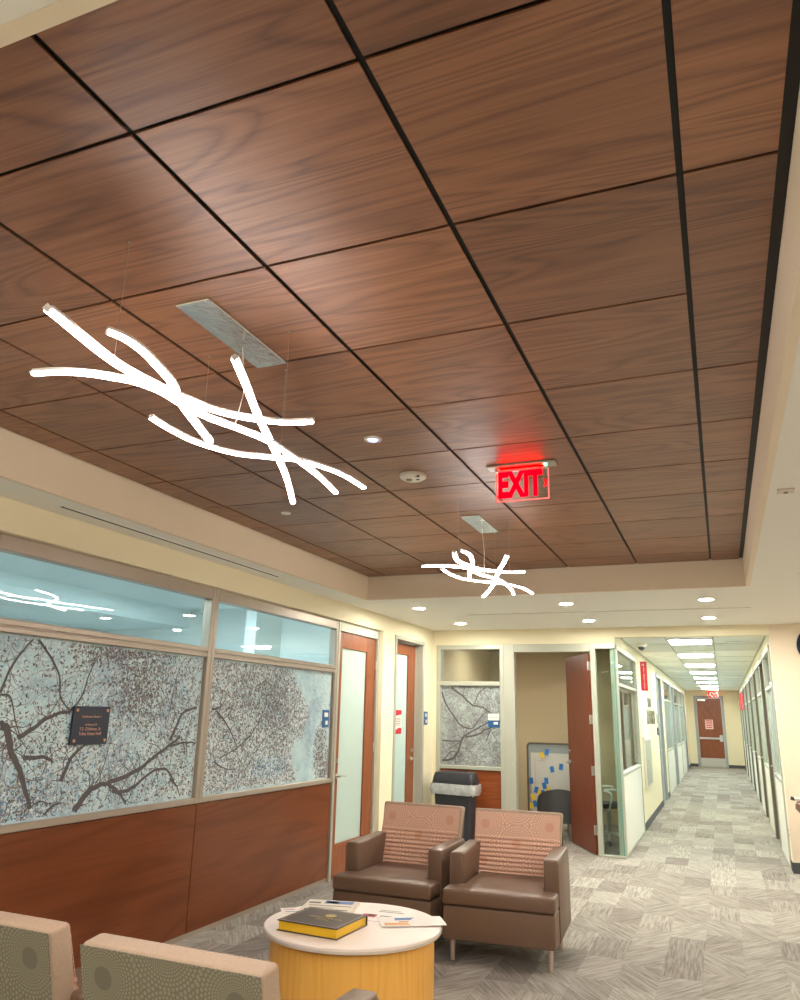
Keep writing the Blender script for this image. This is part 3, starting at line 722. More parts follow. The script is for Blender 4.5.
# exit sign over end door
def exit_sign(name, loc, w, h, label, plate=.38, rz=0, chevron=True, canopy_top=True):
    t = empty(name, loc, rz)
    b = nb(); box(b, -plate / 2, plate / 2, -.045, .045, -.012, 0, .004, 1); finish('ceiling_plate', b, 'frame_l', t)
    b = nb(); box(b, -w / 2 - .005, w / 2 + .005, -.012, .012, -.034, -.012, .003, 1); finish('lamp_housing', b, 'steel', t)
    b = nb(); box(b, -w * .42, w * .42, -.026, -.0125, -.022, -.016); finish('led_strip', b, 'exit_led', t, smooth=False)
    b = nb(); box(b, -w / 2, w / 2, -.003, .003, -.034 - h, -.034, .0); p = finish('clear_panel', b, 'glass', t, smooth=False)
    b = nb(); e = .005
    box(b, -w / 2 - e, -w / 2, -.004, .004, -.034 - h - e, -.034); box(b, w / 2, w / 2 + e, -.004, .004, -.034 - h - e, -.034); box(b, -w / 2, w / 2, -.004, .004, -.034 - h - e, -.034 - h)
    finish('lit_edge', b, 'exit_edge', p, smooth=False)
    tx = text('exit_lettering', 'EXIT', h * 1.2, 'exit_red', (-w * .045, -.005, -.034 - h * .50), RY, p, .0008, 'CENTER', .60, .010)
    if chevron:
        b = nb(); cx = w * .445; cz = -.034 - h * .5; s = h * .13; th = h * .08
        prism(b, [(cx - s * .5, cz + s), (cx - s * .5 + th, cz + s), (cx + s * .6, cz), (cx - s * .5 + th, cz - s), (cx - s * .5, cz - s), (cx + s * .1, cz)], -.006, -.004, 'XZ')
        finish('chevron_arrow', b, 'exit_red', p, smooth=False)
    b = nb(); cyl(b, .007, -.017, -.012, (plate / 2 - .055, -.02, 0), 12); finish('indicator_light', b, 'green_led', t)
    return tag(t, label, 'exit sign')
exit_sign('exit_sign', (-.915, 3.965, CW), .285, .165, 'edge-lit red exit sign hanging from the wood panel ceiling')
exit_sign('exit_sign', (-.25, YE - .25, ZC), .34, .2, 'small glowing red exit sign above the far corridor door', .4, 0, False)

# ------------------------------------------------------------------ pendants
TUBES = {
'ae': [(0.104, -0.907, 2.5), (0.087, -0.846, 2.505), (0.061, -0.76, 2.51), (0.032, -0.648, 2.515), (0.014, -0.549, 2.52), (0.013, -0.426, 2.525), (0.024, -0.297, 2.53), (0.053, -0.149, 2.535), (0.118, -0.037, 2.54), (0.208, 0.047, 2.545), (0.3, 0.082, 2.55)],
'cg': [(-0.183, -0.679, 2.474), (-0.11, -0.659, 2.476), (-0.048, -0.622, 2.478), (-0.003, -0.573, 2.481), (0.039, -0.517, 2.483), (0.062, -0.434, 2.485), (0.057, -0.307, 2.487), (0.067, -0.19, 2.489), (0.101, -0.066, 2.491), (0.125, 0.075, 2.494), (0.118, 0.304, 2.496), (0.092, 0.534, 2.498), (0.051, 0.762, 2.5)],
'b': [(0.074, -0.679, 2.56), (0.098, -0.639, 2.554), (0.101, -0.567, 2.548), (0.085, -0.482, 2.542), (0.064, -0.398, 2.536), (0.042, -0.34, 2.53)],
'j': [(0.017, -0.308, 2.53), (-0.013, -0.22, 2.52), (-0.041, -0.123, 2.51), (-0.086, 0.023, 2.5)],
'ih': [(-0.243, -0.118, 2.56), (-0.239, -0.004, 2.551), (-0.211, 0.128, 2.542), (-0.135, 0.25, 2.534), (-0.014, 0.314, 2.525), (0.094, 0.361, 2.516), (0.167, 0.477, 2.508), (0.201, 0.573, 2.499), (0.216, 0.699, 2.49)],
'df': [(0.298, -0.402, 2.57), (0.239, -0.251, 2.559), (0.154, -0.051, 2.549), (0.085, 0.135, 2.538), (0.012, 0.33, 2.527), (-0.086, 0.57, 2.517), (-0.229, 0.871, 2.506)]}
def sweep(pts, w, h, zoff=0):
    bm = nb(); P = smoothpts(pts, 5); rings = []
    for i, p in enumerate(P):
        t = (P[min(i + 1, len(P) - 1)] - P[max(i - 1, 0)]); t.z = 0; t.normalize(); s = Vector((-t.y, t.x, 0))
        rings.append([bm.verts.new(p + s * a * w / 2 + Vector((0, 0, zoff + b_ * h / 2))) for a, b_ in ((-1, -1), (1, -1), (1, 1), (-1, 1))])
    for A, B in zip(rings, rings[1:]):
        for k in range(4): bm.faces.new((A[k], B[k], B[(k + 1) % 4], A[(k + 1) % 4]))
    bm.faces.new(rings[0]); bm.faces.new(rings[-1][::-1]); return bm
def pendant(loc, label):
    x0, y0 = loc; t = empty('pendant_light', (x0, y0, CW))
    for k, pts in TUBES.items():
        pts = [(a, b_, z - CW) for a, b_, z in pts]
        w_ = .021 if k in ('ae', 'df', 'j', 'b') else .016
        tb = finish('light_tube', sweep(pts, w_, .007), 'tube', t, ang=50)
        finish('casing', sweep(pts, w_ + .002, .009, .0082), 'tubecase', tb)
        for e, f in ((0, 1), (-1, -2)):
            p = Vector(pts[e]); q = Vector(pts[f]); dvec = (p - q).normalized() * .005
            b = nb(); tube(b, [p - dvec * .2 + Vector((0, 0, .004)), p + dvec + Vector((0, 0, .004))], w_ * .62, 4); finish('end_cap', b, 'tubecase', tb)
    b = nb(); box(b, -.068, .068, -.26, .26, -.014, 0, .002, 1); finish('canopy', b, 'chrome', t)
    for (a, c_, z) in [(0.03, -.60, 2.53), (.20, .05, 2.56), (.02, .33, 2.54), (-.20, .12, 2.55)]:
        b = nb(); cyl(b, .0007, z - CW, 0, (a, c_, 0), 6); cyl(b, .004, -.006, 0, (a, c_, 0), 10); finish('suspension_wire', b, 'steel', t)
    b = nb(); tube(b, [(.0, .05, -.03), (.01, .07, -.2), (.03, .0, -.37)], .002, 6); finish('power_cord', b, 'whiteplastic', t)
    return tag(t, label, 'pendant light', 'curved LED pendants')
pendant((-1.55, 2.13), 'large-looking white pendant of crossing curved LED bars under the mirror ceiling plate, nearest the seating')
pendant((-1.51, 5.18), 'white pendant of crossing curved LED bars beyond the exit sign, near the far soffit')

# downlights
dl = None
spots = [(-2.95, 7.76), (-1.37, 7.76), (-.055, 7.76), (-2.95, 9.22), (-1.37, 9.22), (-.055, 9.22)]
fill_spots = [(-2.6, .2), (-1.0, .2), (.6, .2), (1.7, 3.0), (1.7, 6.0), (1.7, 9.0), (-2.6, -1.6), (-.6, -1.6), (1.4, -1.6), (3.2, 1.0), (3.2, 4.5), (3.2, 8.0), (1.4, .9)]  # unseen downlights added as ambient fill for the lounge
names = ['recessed round downlight in the front row of the far soffit, beside the storefront side', 'recessed round downlight in the front row of the far soffit, middle one', 'recessed round downlight in the front row of the far soffit, on the corridor side',
 'recessed round downlight in the rear row, above the waste bin', 'recessed round downlight in the rear row, above the open wood door', 'recessed round downlight in the rear row, before the corridor mouth']
for i, (x, y) in enumerate(spots + fill_spots):
    if dl is None:
        dl = empty('downlight', (x, y, CS)); b = nb(); lathe(b, [(.062, -.001), (.064, -.006), (.086, -.005), (.088, 0), (.062, 0)], n=32); finish('trim_ring', b, 'whiteplastic', dl)
        b = nb(); cyl(b, .064, -.004, -.001, n=32); finish('lens', b, 'down', dl); tag(dl, names[0], 'downlight', 'recessed downlights'); continue
    dup(dl, (x, y, CS), 0, names[i] if i < 6 else 'added fill downlight in the lounge soffit outside the picture', 'recessed downlights' if i < 6 else 'added fill downlights over the rest of the lounge')

# ceiling devices
t = empty('smoke_detector', (-1.553, 3.952, CW)); b = nb(); lathe(b, [(0, -.030), (.055, -.030), (.075, -.018), (.078, -.010), (.078, 0), (0, 0)], n=36); finish('body', b, 'whiteplastic', t)
b = nb(); cyl(b, .018, -.036, -.029, (-.02, -.01, 0), 16); finish('sensor', b, 'greytext', t)
b = nb(); cyl(b, .01, -.033, -.028, (.03, .0, 0), 12); finish('speaker_port', b, 'plastic', t)
b = nb(); box(b, .03, .055, -.05, -.035, -.0285, -.02); finish('test_port', b, 'plastic', t)
tag(t, 'round white smoke detector on a wood ceiling panel near the exit sign', 'smoke detector')
t = empty('motion_sensor', (-1.527, 3.323, CW)); b = nb(); lathe(b, [(.026, -.004), (.03, -.008), (.044, -.007), (.047, 0), (0, 0)], n=32); finish('ring', b, 'whiteplastic', t)
b = nb(); lathe(b, [(0, -.014), (.015, -.011), (.027, -.003), (0, -.003)], n=24); finish('lens', b, 'blue_led', t)
tag(t, 'small round ceiling sensor with a blue centre in the wood ceiling', 'sensor')
b = nb(); lathe(b, [(0, -.006), (.034, -.005), (.036, 0), (0, 0)], n=28); o = finish('sprinkler_cover', b, 'whiteplastic', None, loc=(-2.72, 4.503, CW)); tag(o, 'plain round cream sprinkler cover beyond the tips of the near pendant', 'sprinkler cover')
b = nb(); lathe(b, [(0, -.006), (.036, -.005), (.038, 0), (0, 0)], n=28); o = finish('ceiling_cover_disc', b, 'whiteplastic', None, loc=(.66, 6.50, CS)); tag(o, 'thin white disc cover in the pale soffit near the picture edge above the corridor wall', 'sprinkler cover')
t = empty('smoke_alarm_plate', (.376, 4.06, CS)); b = nb(); box(b, -.04, .04, -.032, .032, -.012, 0, .004, 1); finish('plate', b, 'lam_edge', t); b = nb(); cyl(b, .010, -.018, -.011, (.0, 0, 0), 14); finish('indicator', b, 'greytext', t)
tag(t, 'small cream rectangular plate with a dark dot on the pale soffit', 'ceiling plate')
# slot diffusers
def slot(name, loc, L, axis, label):
    t = empty(name, loc); b = nb(); w = .06
    if axis == 'Y': box(b, -w / 2, -w / 2 + .018, 0, L, -.004, 0); box(b, w / 2 - .018, w / 2, 0, L, -.004, 0)
    else: box(b, 0, L, -w / 2, -w / 2 + .018, -.004, 0); box(b, 0, L, w / 2 - .018, w / 2, -.004, 0)
    finish('frame', b, 'white', t, smooth=False)
    b = nb(); box(b, *((-.02, .02, 0, L) if axis == 'Y' else (0, L, -.02, .02)), -.003, -.0005); finish('slot', b, 'black', t, smooth=False)
    return tag(t, label, 'air vent')
slot('linear_air_vent', (-3.42, 3.2, CS), 2.4, 'Y', 'long thin slot air vent in the soffit above the tree-print windows')
slot('linear_air_vent', (-2.60, 8.42, CS), 2.95, 'X', 'long thin slot air vent running across the far soffit between downlight rows')
slot('linear_air_vent', (.12, 11.25, ZC - .004), .38, 'X', 'short slot air vent in the corridor ceiling near its mouth')
# camera dome
t = empty('ceiling_security_camera', (-.98, 11.4, ZC)); b = nb(); lathe(b, [(0, 0), (.075, 0), (.078, -.03), (.06, -.055), (0, -.055)], n=28); finish('housing', b, 'whiteplastic', t)
b = nb(); lathe(b, [(.045, -.055), (.042, -.08), (.02, -.098), (0, -.10)], n=24); finish('dome', b, 'plastic', t)
tag(t, 'small dome security camera with a dark lens on the corridor ceiling', 'security camera')

# corridor wall things
def blade_sign(loc, s, label):
    t = empty('extinguisher_sign', loc); b = nb()
    prism(b, [(0, -.07), (s * .10, 0), (0, .07)], -.23, .23, 'XY', .002, 1); finish('body', b, 'red', t, ang=20)
    a = math.atan2(.07, .10)
    for k, sg in ((0, -1),):
        t2 = text('lettering', 'FIRE', .05, 'redtext', (s * .052, sg * .038, .175), (pi / 2, 0, s * (pi / 2 - a)), t, .001)
        for i, ch in enumerate('EXTINGUISHER'):
            text('lettering', ch, .036, 'redtext', (s * .052, sg * .038, .13 - i * .029), (pi / 2, 0, s * (pi / 2 - a)), t, .001, 'CENTER', 1.2)
    return tag(t, label, 'safety sign')
blade_sign((XC0, 13.3, 2.24), 1, 'red fire extinguisher sign projecting from the cream wall beside the corner glass')
blade_sign((XC1, 24.0, 2.1), -1, 'distant red projecting sign high among the glazed doors opposite')
t = empty('wall_lettering', (XC0, 14.6, 1.7)); text('small_line', 'MEDIA', .22, 'greytext', (.006, -.1, .14), RX, t, .005); text('large_line', 'RESEARCH', .34, 'greytext', (.006, .1, -.11), RX, t, .006)
tag(t, 'two lines of raised metal letters on the cream corridor wall', 'lettering')
t = empty('wall_cabinet', (XC0, 12.88, .55)); b = nb(); box(b, 0, .04, 0, .95, 0, .75, .008, 2); finish('body', b, 'whiteplastic', t)
b = nb(); box(b, .04, .048, .04, .91, .04, .71, .003, 1); finish('front_cover', b, 'frame_l', t); b = nb(); tube(b, [(.046, .1, .3), (.07, .1, .3), (.07, .1, .42), (.046, .1, .42)], .006); finish('handle', b, 'steel', t)
tag(t, 'flat pale grey cabinet mounted low on the cream corridor wall', 'cabinet')
b = nb(); box(b, XC0, XC0 + .02, 15.95, 16.13, 1.5, 1.68, .003, 1); o = finish('room_sign', b, 'greyframe', None); tag(o, 'small grey room sign beside the grey corridor door frame, upper of the pair', 'room sign')
b = nb(); box(b, XC0, XC0 + .02, 15.95, 16.13, 1.28, 1.42, .003, 1); o = finish('room_sign', b, 'plastic', None); tag(o, 'small black plate beside the grey corridor door frame, lower of the pair', 'room sign')
t = empty('wall_outlet', (XC1, 10.06, .4)); b = nb(); box(b, -.006, 0, 0, .07, -.055, .055, .002, 1); finish('cover_plate', b, 'whiteplastic', t)
b = nb(); box(b, -.008, -.005, .02, .05, .01, .04); box(b, -.008, -.005, .02, .05, -.04, -.01); finish('socket', b, 'greytext', t, smooth=False)
tag(t, 'small cream outlet plate low on the end of the glazed corridor wall', 'outlet')
# round seal on far right wall
t = empty('round_wall_sign', (1.075, YF, 2.42)); b = nb(); lathe(b, [(0, 0), (.232, 0), (.232, -.018), (.228, -.026), (.222, -.018), (0, -.018)], n=48, axis='Y'); finish('rim', b, 'whiteplastic', t)
b = nb(); cyl(b, .222, -.022, -.017, n=48, axis='Y'); finish('face', b, 'navy', t)
tag(t, 'round navy blue wall sign with a pale rim, cut by the picture edge', 'wall sign')
# console with bowl at the right edge
t = empty('console_table', (1.11, 9.62, 0)); b = nb(); box(b, -.42, .8, -.2, .22, .60, .635, .004, 1); finish('top', b, 'door_dark', t)
for x in (-.38, .76):
    for y in (-.16, .18):
        b = nb(); box(b, x - .02, x + .02, y - .02, y + .02, 0, .6, .003, 1); finish('leg', b, 'door_dark', t)
tag(t, 'dark wood console table against the peach wall', 'table')
t = empty('decorative_bowl', (.755, 9.58, .636)); b = nb(); lathe(b, [(0, 0), (.05, 0), (.09, .02), (.125, .06), (.122, .11), (.10, .13), (.095, .125), (.112, .06), (.08, .03), (0, .02)], n=32); finish('bowl', b, 'bowl', t)
b = nb(); tube(b, [(-.13, 0, .16), (-.05, .02, .15), (.08, .03, .17)], .02, 8); finish('black_and_white_ornament', b, 'whiteplastic', t)
b = nb(); tube(b, [(-.16, 0, .165), (-.12, 0, .155)], .018, 8); finish('ornament_tip', b, 'plastic', t)
tag(t, 'rounded brown bowl holding a black and white ornament at the picture edge', 'bowl')

# plaque
t = empty('memorial_plaque', (XW, 3.874, 1.457)); b = nb(); box(b, .008, .02, -.155, .155, -.114, .114, .002, 1); finish('plate', b, 'navy', t)
for y in (-.128, .128):
    for z in (-.09, .09):
        b = nb(); cyl(b, .009, .0, .026, (0, y, z), 16, 'X'); finish('standoff', b, 'copper', t)
for s_, z, sz in (('Conference Room 1', .052, .020), ('In Memory Of', .004, .017), ('T.E. Childress, Sr.', -.022, .026), ('Tulley Estate Hoff', -.050, .026)):
    text('engraved_line', s_, sz, 'copper', (.0205, 0, z), RX, t, .0004)
tag(t, 'dark navy memorial plaque with copper text mounted on the tree-print glass', 'plaque')
def rsign(loc, w, h, label, face='X', two=False, mat='navy'):
    t = empty('room_sign', loc)
    if face == 'X':
        b = nb(); box(b, 0, .008, -w / 2, w / 2, -h / 2, h / 2, .001, 1); finish('plate', b, mat, t)
        b = nb(); box(b, .008, .0095, -w * .3, w * .3, h * .1, h * .35); box(b, .008, .0095, -w * .1, w * .3, -h * .35, -h * .12); finish('insert', b, 'paper', t, smooth=False)
    else:
        b = nb(); box(b, -w / 2, w / 2, -.008, 0, -h / 2, -h * .02, .001, 1); finish('plate', b, mat, t)
        b = nb(); box(b, -w / 2, w / 2, -.008, 0, h * .02, h / 2, .001, 1); finish('paper_insert', b, 'paper', t)
        text('name_line', 'Reserved', h * .2, 'greytext', (0, -.0085, h * .26), RY, t, .0004)
        b = nb(); box(b, w * .0, w * .38, -.0095, -.008, -h * .3, -h * .12); finish('number_strip', b, 'paper', t, smooth=False)
    return tag(t, label, 'room sign')
rsign((XW - .003, 7.06, 1.505), .13, .165, 'dark blue room sign on the glass just before the first frosted door', mat='blue')
rsign((XL, 9.71, 1.52), .12, .165, 'blue room sign on the cream wall after the second frosted door', mat='blue')
rsign((-2.75, YF + .018, 1.51), .15, .165, 'blue and white room sign on the far tree-print glass', 'Y', mat='blue')
t = empty('door_notice', (XL - .1175, 9.055, 1.47)); b = nb(); box(b, 0, .002, -.11, .11, -.14, .14); finish('sheet', b, 'paper', t, smooth=False)
b = nb(); prism(b, [(-.11, .07), (.11, .09), (.11, .14), (-.11, .14)], .0022, .003, 'YZ'); prism(b, [(-.11, -.14), (.11, -.14), (.11, -.07), (.0, -.07), (-.11, -.11)], .0022, .003, 'YZ'); finish('red_blocks', b, 'red', t, smooth=False)
b = nb(); [box(b, .0022, .003, -.08, .08, z, z + .008) for z in (-.04, -.02, 0, .02, .04)]; finish('printed_lines', b, 'greytext', t, smooth=False)
tag(t, 'white notice with red blocks stuck on the frosted glass of the second door', 'notice')

# ------------------------------------------------------------------ seating
def armchair(name, loc, rz, label, group):
    t = empty(name, loc, rz)
    b = nb(); box(b, -.372, .372, .0, .70, .14, .345, .012, 3); finish('base', b, 'leather', t)
    b = nb(); prism(b, [(-.375, -.012), (.375, -.012), (.375, .19), (.272, .19), (.272, .70), (-.272, .70), (-.272, .19), (-.375, .19)], .350, .445, 'XY', .018, 3)
    for v in b.verts:
        if v.co.z > .42: v.co.z += .014 * max(0, 1 - (v.co.x / .4) ** 2) * max(0, 1 - ((v.co.y - .35) / .5) ** 2)
    finish('seat', b, 'leather', t)
    for s in (-1, 1):
        b = nb(); x0, x1 = sorted((s * .275, s * .376)); box(b, x0, x1, .20, .755, .40, .64, .016, 3)
        x0, x1 = sorted((s * .360, s * .379)); prism(b, [(.20, .14), (.80, .14), (.76, .62), (.20, .62)], x0, x1, 'YZ', .006, 2)
        for v in b.verts:
            if v.co.z > .55: v.co.z += .02 * (v.co.y - .2)
        finish('arm', b, 'leather', t)
    # backrest, front face leans from (y .65,z .40) to (.80,.87)
    b = nb(); prism(b, [(.655, .40), (.715, .60), (.805, .875), (.895, .862), (.83, .60), (.77, .14), (.70, .14)], -.335, .335, 'YZ', .016, 3)
    for v in b.verts:
        k = max(0, min(1, (v.co.z - .45) / .4)); v.co.x *= .93 + .07 * k
    bk = finish('backrest', b, 'piping', t)
    b = nb(); prism(b, [(.7135, .60), (.7965, .853), (.7945, .855), (.7115, .602)], -.321, .321, 'YZ'); finish('front_fabric', b, 'fab', bk, smooth=False)
    b = nb(); n = 9; prof = []
    for i in range(n * 6 + 1):
        z = .43 + .265 * i / (n * 6); yb = .664 + (z - .43) * (.742 - .664) / .265 if False else (.664 + (z - .43) * .30 if z < .60 else .715 + (z - .60) * .327)
        prof.append((yb - .002 - .010 * abs(sin(pi * i / 6)), z))
    va = [[b.verts.new((x, y, z)) for y, z in prof] for x in (-.318, .318)]
    for i in range(len(prof) - 1): b.faces.new((va[0][i], va[1][i], va[1][i + 1], va[0][i + 1]))
    vb = [[b.verts.new((x, y + .02, z)) for y, z in (prof[0], prof[-1])] for x in (-.318, .318)]
    b.faces.new((va[0][0], vb[0][0], vb[1][0], va[1][0])); b.faces.new((va[0][-1], va[1][-1], vb[1][1], vb[0][1])); 
    for k in (0, 1): b.faces.new([*va[k], vb[k][1], vb[k][0]])
    finish('ribbed_lumbar_panel', b, 'fab', t, ang=70)
    b = nb(); prism(b, [(.8955, .857), (.8985, .857), (.834, .60), (.774, .17), (.771, .17), (.831, .60)], -.331, .331, 'YZ'); finish('back_panel', b, 'fab_back', t, smooth=False)
    for x in (-.325, .325):
        for y in (.09, .62):
            b = nb(); lathe(b, [(0, 0), (.014, 0), (.019, .13), (.019, .145), (0, .145)], (x, y, 0), 20); finish('leg', b, 'legm', t)
    return tag(t, label, 'armchair', group)
G = 'lounge armchairs around the drum table'
a1 = armchair('armchair', (-1.468, 5.39, 0), radians(3.6), 'brown leather armchair with coral sunburst back, nearer the corridor floor', G)
dup(a1, (-2.31, 5.40, 0), radians(-.5), 'brown leather armchair with coral sunburst back, nearer the frosted doors', G)
dup(a1, (-1.555, 2.99, 0), radians(178.6), 'armchair seen from behind with speckled taupe back, directly before the drum table', G)
dup(a1, (-2.395, 3.05, 0), radians(178.6), 'armchair seen from behind, beside the wood wainscot and cut by the picture edge', G)

# drum table
t = empty('drum_table', (-1.985, 4.27, 0)); t.scale = (.945, .945, 1); b = nb(); lathe(b, [(0, 0), (.475, 0), (.475, .418), (0, .418)], n=96); finish('drum', b, 'maple', t)
b = nb(); lathe(b, [(0, .418), (.498, .418), (.512, .426), (.515, .434), (.515, .446), (.510, .450), (0, .450)], n=96); o = finish('tabletop', b, 'lam', t)
b = nb(); lathe(b, [(.500, .4185), (.5165, .424), (.5165, .436), (.50, .436)], n=96); finish('edge_band', b, 'lam_edge', t)
tag(t, 'round yellow maple drum table with a pale laminate top', 'table')
TZ = .4505
t = empty('hardcover_book', (-2.085, 4.10, TZ), radians(-4)); b = nb()
box(b, -.185, .185, -.165, .165, 0, .005, .0015, 1); box(b, -.185, .185, -.165, .165, .047, .052, .0015, 1); box(b, -.185, .185, .158, .166, .0, .052, .003, 2); finish('cover', b, 'cover', t)
b = nb(); box(b, -.177, .177, -.157, .158, .005, .047); finish('page_block', b, 'gilt', t, smooth=False)
b = nb(); lathe(b, [(0, .0523), (.012, .0528), (.02, .0524), (.026, .053), (.03, .0522)], (.02, .05, 0), 24)
for i in range(12):
    a = i * pi / 6; box(b, .02 + .03 * cos(a) - .004, .02 + .03 * cos(a) + .004, .05 + .02 * sin(a) - .003, .05 + .02 * sin(a) + .003, .052, .0527)
finish('gold_emblem', b, 'brass', t)
text('gold_title', 'History of the Law', .026, 'brass', (.02, -.005, .0524), (0, 0, 0), t, .0003); text('gold_title', 'School', .026, 'brass', (.02, -.04, .0524), (0, 0, 0), t, .0003)
b = nb()
for a in ((-.17, .17, -.152, -.150), (-.17, .17, .148, .150), (-.17, -.168, -.15, .15), (.168, .17, -.15, .15)): box(b, *a, .052, .0523)
finish('cover_border', b, 'lam_edge', t, smooth=False)
tag(t, 'thick dark leather book with bright gilt page edges on the drum table', 'book')
def sheet(name, loc, rz, w, h, th, mat, marks, label, cat, z=TZ, curl=0):
    t = empty(name, (loc[0], loc[1], z), rz); b = nb(); nx = 8
    g = [[b.verts.new((-w / 2 + w * i / nx, -h / 2 + h * j / 6, curl * (i / nx) ** 3 * (1 - abs(j / 6 - .3)))) for j in range(7)] for i in range(nx + 1)]
    fs = [b.faces.new((g[i][j], g[i + 1][j], g[i + 1][j + 1], g[i][j + 1])) for i in range(nx) for j in range(6)]
    r = bmesh.ops.extrude_face_region(b, geom=fs)
    for v in r['geom']:
        if isinstance(v, bmesh.types.BMVert): v.co.z += th
    finish('sheets', b, mat, t, ang=60)
    for (x0, x1, y0, y1, m) in marks:
        b = nb(); box(b, x0 * w - w / 2, x1 * w - w / 2, y0 * h - h / 2, y1 * h - h / 2, th, th + .0004); finish('printed_block', b, m, t, smooth=False)
    return tag(t, label, cat)
sheet('newspaper', (-2.235, 4.47), radians(14), .31, .30, .018, 'newsprint', [(.35, .9, .72, .95, 'inkblue'), (.40, .62, .74, .9, 'ink'), (.05, .28, .7, .8, 'ink'), (.1, .92, .52, .56, 'ink'), (.08, .9, .2, .26, 'ink'), (.15, .6, .34, .38, 'greytext')],
      'folded newspaper stack lying behind the dark book', 'newspaper')
sheet('brochure', (-2.40, 4.36), radians(38), .16, .12, .003, 'paper', [(.1, .7, .2, .3, 'inkblue'), (.1, .5, .6, .7, 'inkmag')], 'brochure peeking out between newspaper and dark book', 'brochure', TZ)
sheet('flyer', (-1.91, 4.52), radians(4), .28, .34, .002, 'paper', [(.12, .42, .22, .40, 'inkmag'), (.22, .40, .30, .42, 'inkorange'), (.50, .82, .22, .30, 'inkblue'), (.5, .85, .34, .38, 'ink'), (.35, .9, .62, .66, 'greytext'), (.35, .8, .72, .75, 'greytext')],
      'white flyer with a pink and orange picture beside the newspaper', 'flyer', TZ)
sheet('leaflet', (-1.70, 4.43), radians(30), .36, .20, .002, 'paper', [(.25, .60, .62, .88, 'inkblue'), (.06, .5, .10, .36, 'inkorange'), (.3, .9, .40, .52, 'inkorange'), (.3, .6, .42, .46, 'ink')],
      'curled white leaflet hanging over the table rim', 'leaflet', TZ + .0035, .005)

# ------------------------------------------------------------------ waste bin
t = empty('waste_bin', (-3.16, 9.70, 0))
def rrect(w, d, r, n=5):
    out = []
    for cx, cy, a0 in ((w - r, d - r, 0), (-(w - r), d - r, pi / 2), (-(w - r), -(d - r), pi), (w - r, -(d - r), 3 * pi / 2)):
        for i in range(n + 1): a = a0 + pi / 2 * i / n; out.append((cx + r * cos(a), cy + r * sin(a)))
    return out
def loft(bm, levels, cap=True, wob=None):
    rings = []
    for w, d, r, z in levels:
        rings.append([bm.verts.new((x, y, z + (wob(i) if wob else 0))) for i, (x, y) in enumerate(rrect(w, d, r))])
    for A, B in zip(rings, rings[1:]):
        for i in range(len(A)): bm.faces.new((A[i], B[i], B[(i + 1) % len(A)], A[(i + 1) % len(A)]))
    if cap: bm.faces.new(rings[0]); bm.faces.new(rings[-1][::-1])
    return bm
b = nb(); loft(b, [(.20, .11, .03, 0), (.25, .14, .04, .70), (.262, .15, .045, .71), (.262, .15, .045, .735)]); finish('body', b, 'plastic', t)
b = nb(); loft(b, [(.268, .156, .045, .735), (.27, .158, .045, .76), (.255, .145, .04, .83), (.24, .13, .04, .875), (.16, .07, .03, .885), (.15, .06, .03, .875)]); finish('lid', b, 'plastic', t)
b = nb(); rw = random.Random(3); wv = [rw.uniform(-.02, .012) for _ in range(24)]
loft(b, [(.255, .145, .04, .735), (.285, .172, .05, .745), (.294, .182, .05, .69), (.276, .166, .05, .62)], False, lambda i: wv[i]); finish('bin_liner', b, 'bag', t)
tag(t, 'black waste bin with a clear liner folded over its rim', 'bin')

# ------------------------------------------------------------------ office behind the open door
t = empty('mobile_whiteboard', (-2.16, 11.72, 0)); b = nb()
fr = []
def rr(w0, w1, z0, z1, r, n=6):
    out = []
    for cx, cz, a0 in ((w1 - r, z1 - r, 0), (w0 + r, z1 - r, pi / 2), (w0 + r, z0 + r, pi), (w1 - r, z0 + r, 1.5 * pi)):
        for i in range(n + 1): a = a0 + pi / 2 * i / n; out.append((cx + r * cos(a), cz + r * sin(a)))
    return out
ou, inn = rr(-.56, .36, .14, 1.205, .06), rr(-.535, .335, .165, 1.18, .04)
V = [[b.verts.new((x, y, z)) for x, z in L] for y in (-.02, .02) for L in (ou, inn)]
n_ = len(ou)
for i in range(n_):
    j = (i + 1) % n_
    b.faces.new((V[0][i], V[0][j], V[1][j], V[1][i])); b.faces.new((V[2][i], V[3][i], V[3][j], V[2][j])); b.faces.new((V[0][i], V[2][i], V[2][j], V[0][j])); b.faces.new((V[1][i], V[1][j], V[3][j], V[3][i]))
finish('frame', b, 'frame_d', t)
b = nb(); box(b, -.535, .335, -.008, .012, .165, 1.18); finish('backing', b, 'greyframe', t, smooth=False)
b = nb(); box(b, -.50, .30, -.014, -.008, .20, 1.06); finish('writing_surface', b, 'board', t, smooth=False)
b = nb(); box(b, -.44, -.437, -.016, -.014, .62, 1.0); box(b, -.40, -.30, -.016, -.014, .95, .953); finish('marker_lines', b, 'inkmag', t, smooth=False)
for x in (-.45, .25):
    b = nb(); tube(b, [(x, -.28, .06), (x, .28, .06)], .018, 8); tube(b, [(x, 0, .06), (x, 0, .18)], .018, 8); finish('foot', b, 'frame_d', t)
    for y in (-.26, .26):
        b = nb(); cyl(b, .03, -.012, .012, (x, y, .03), 18, 'X'); finish('caster', b, 'plastic', t)
tag(t, 'rolling whiteboard with rounded dark frame in the office behind the open door', 'whiteboard')
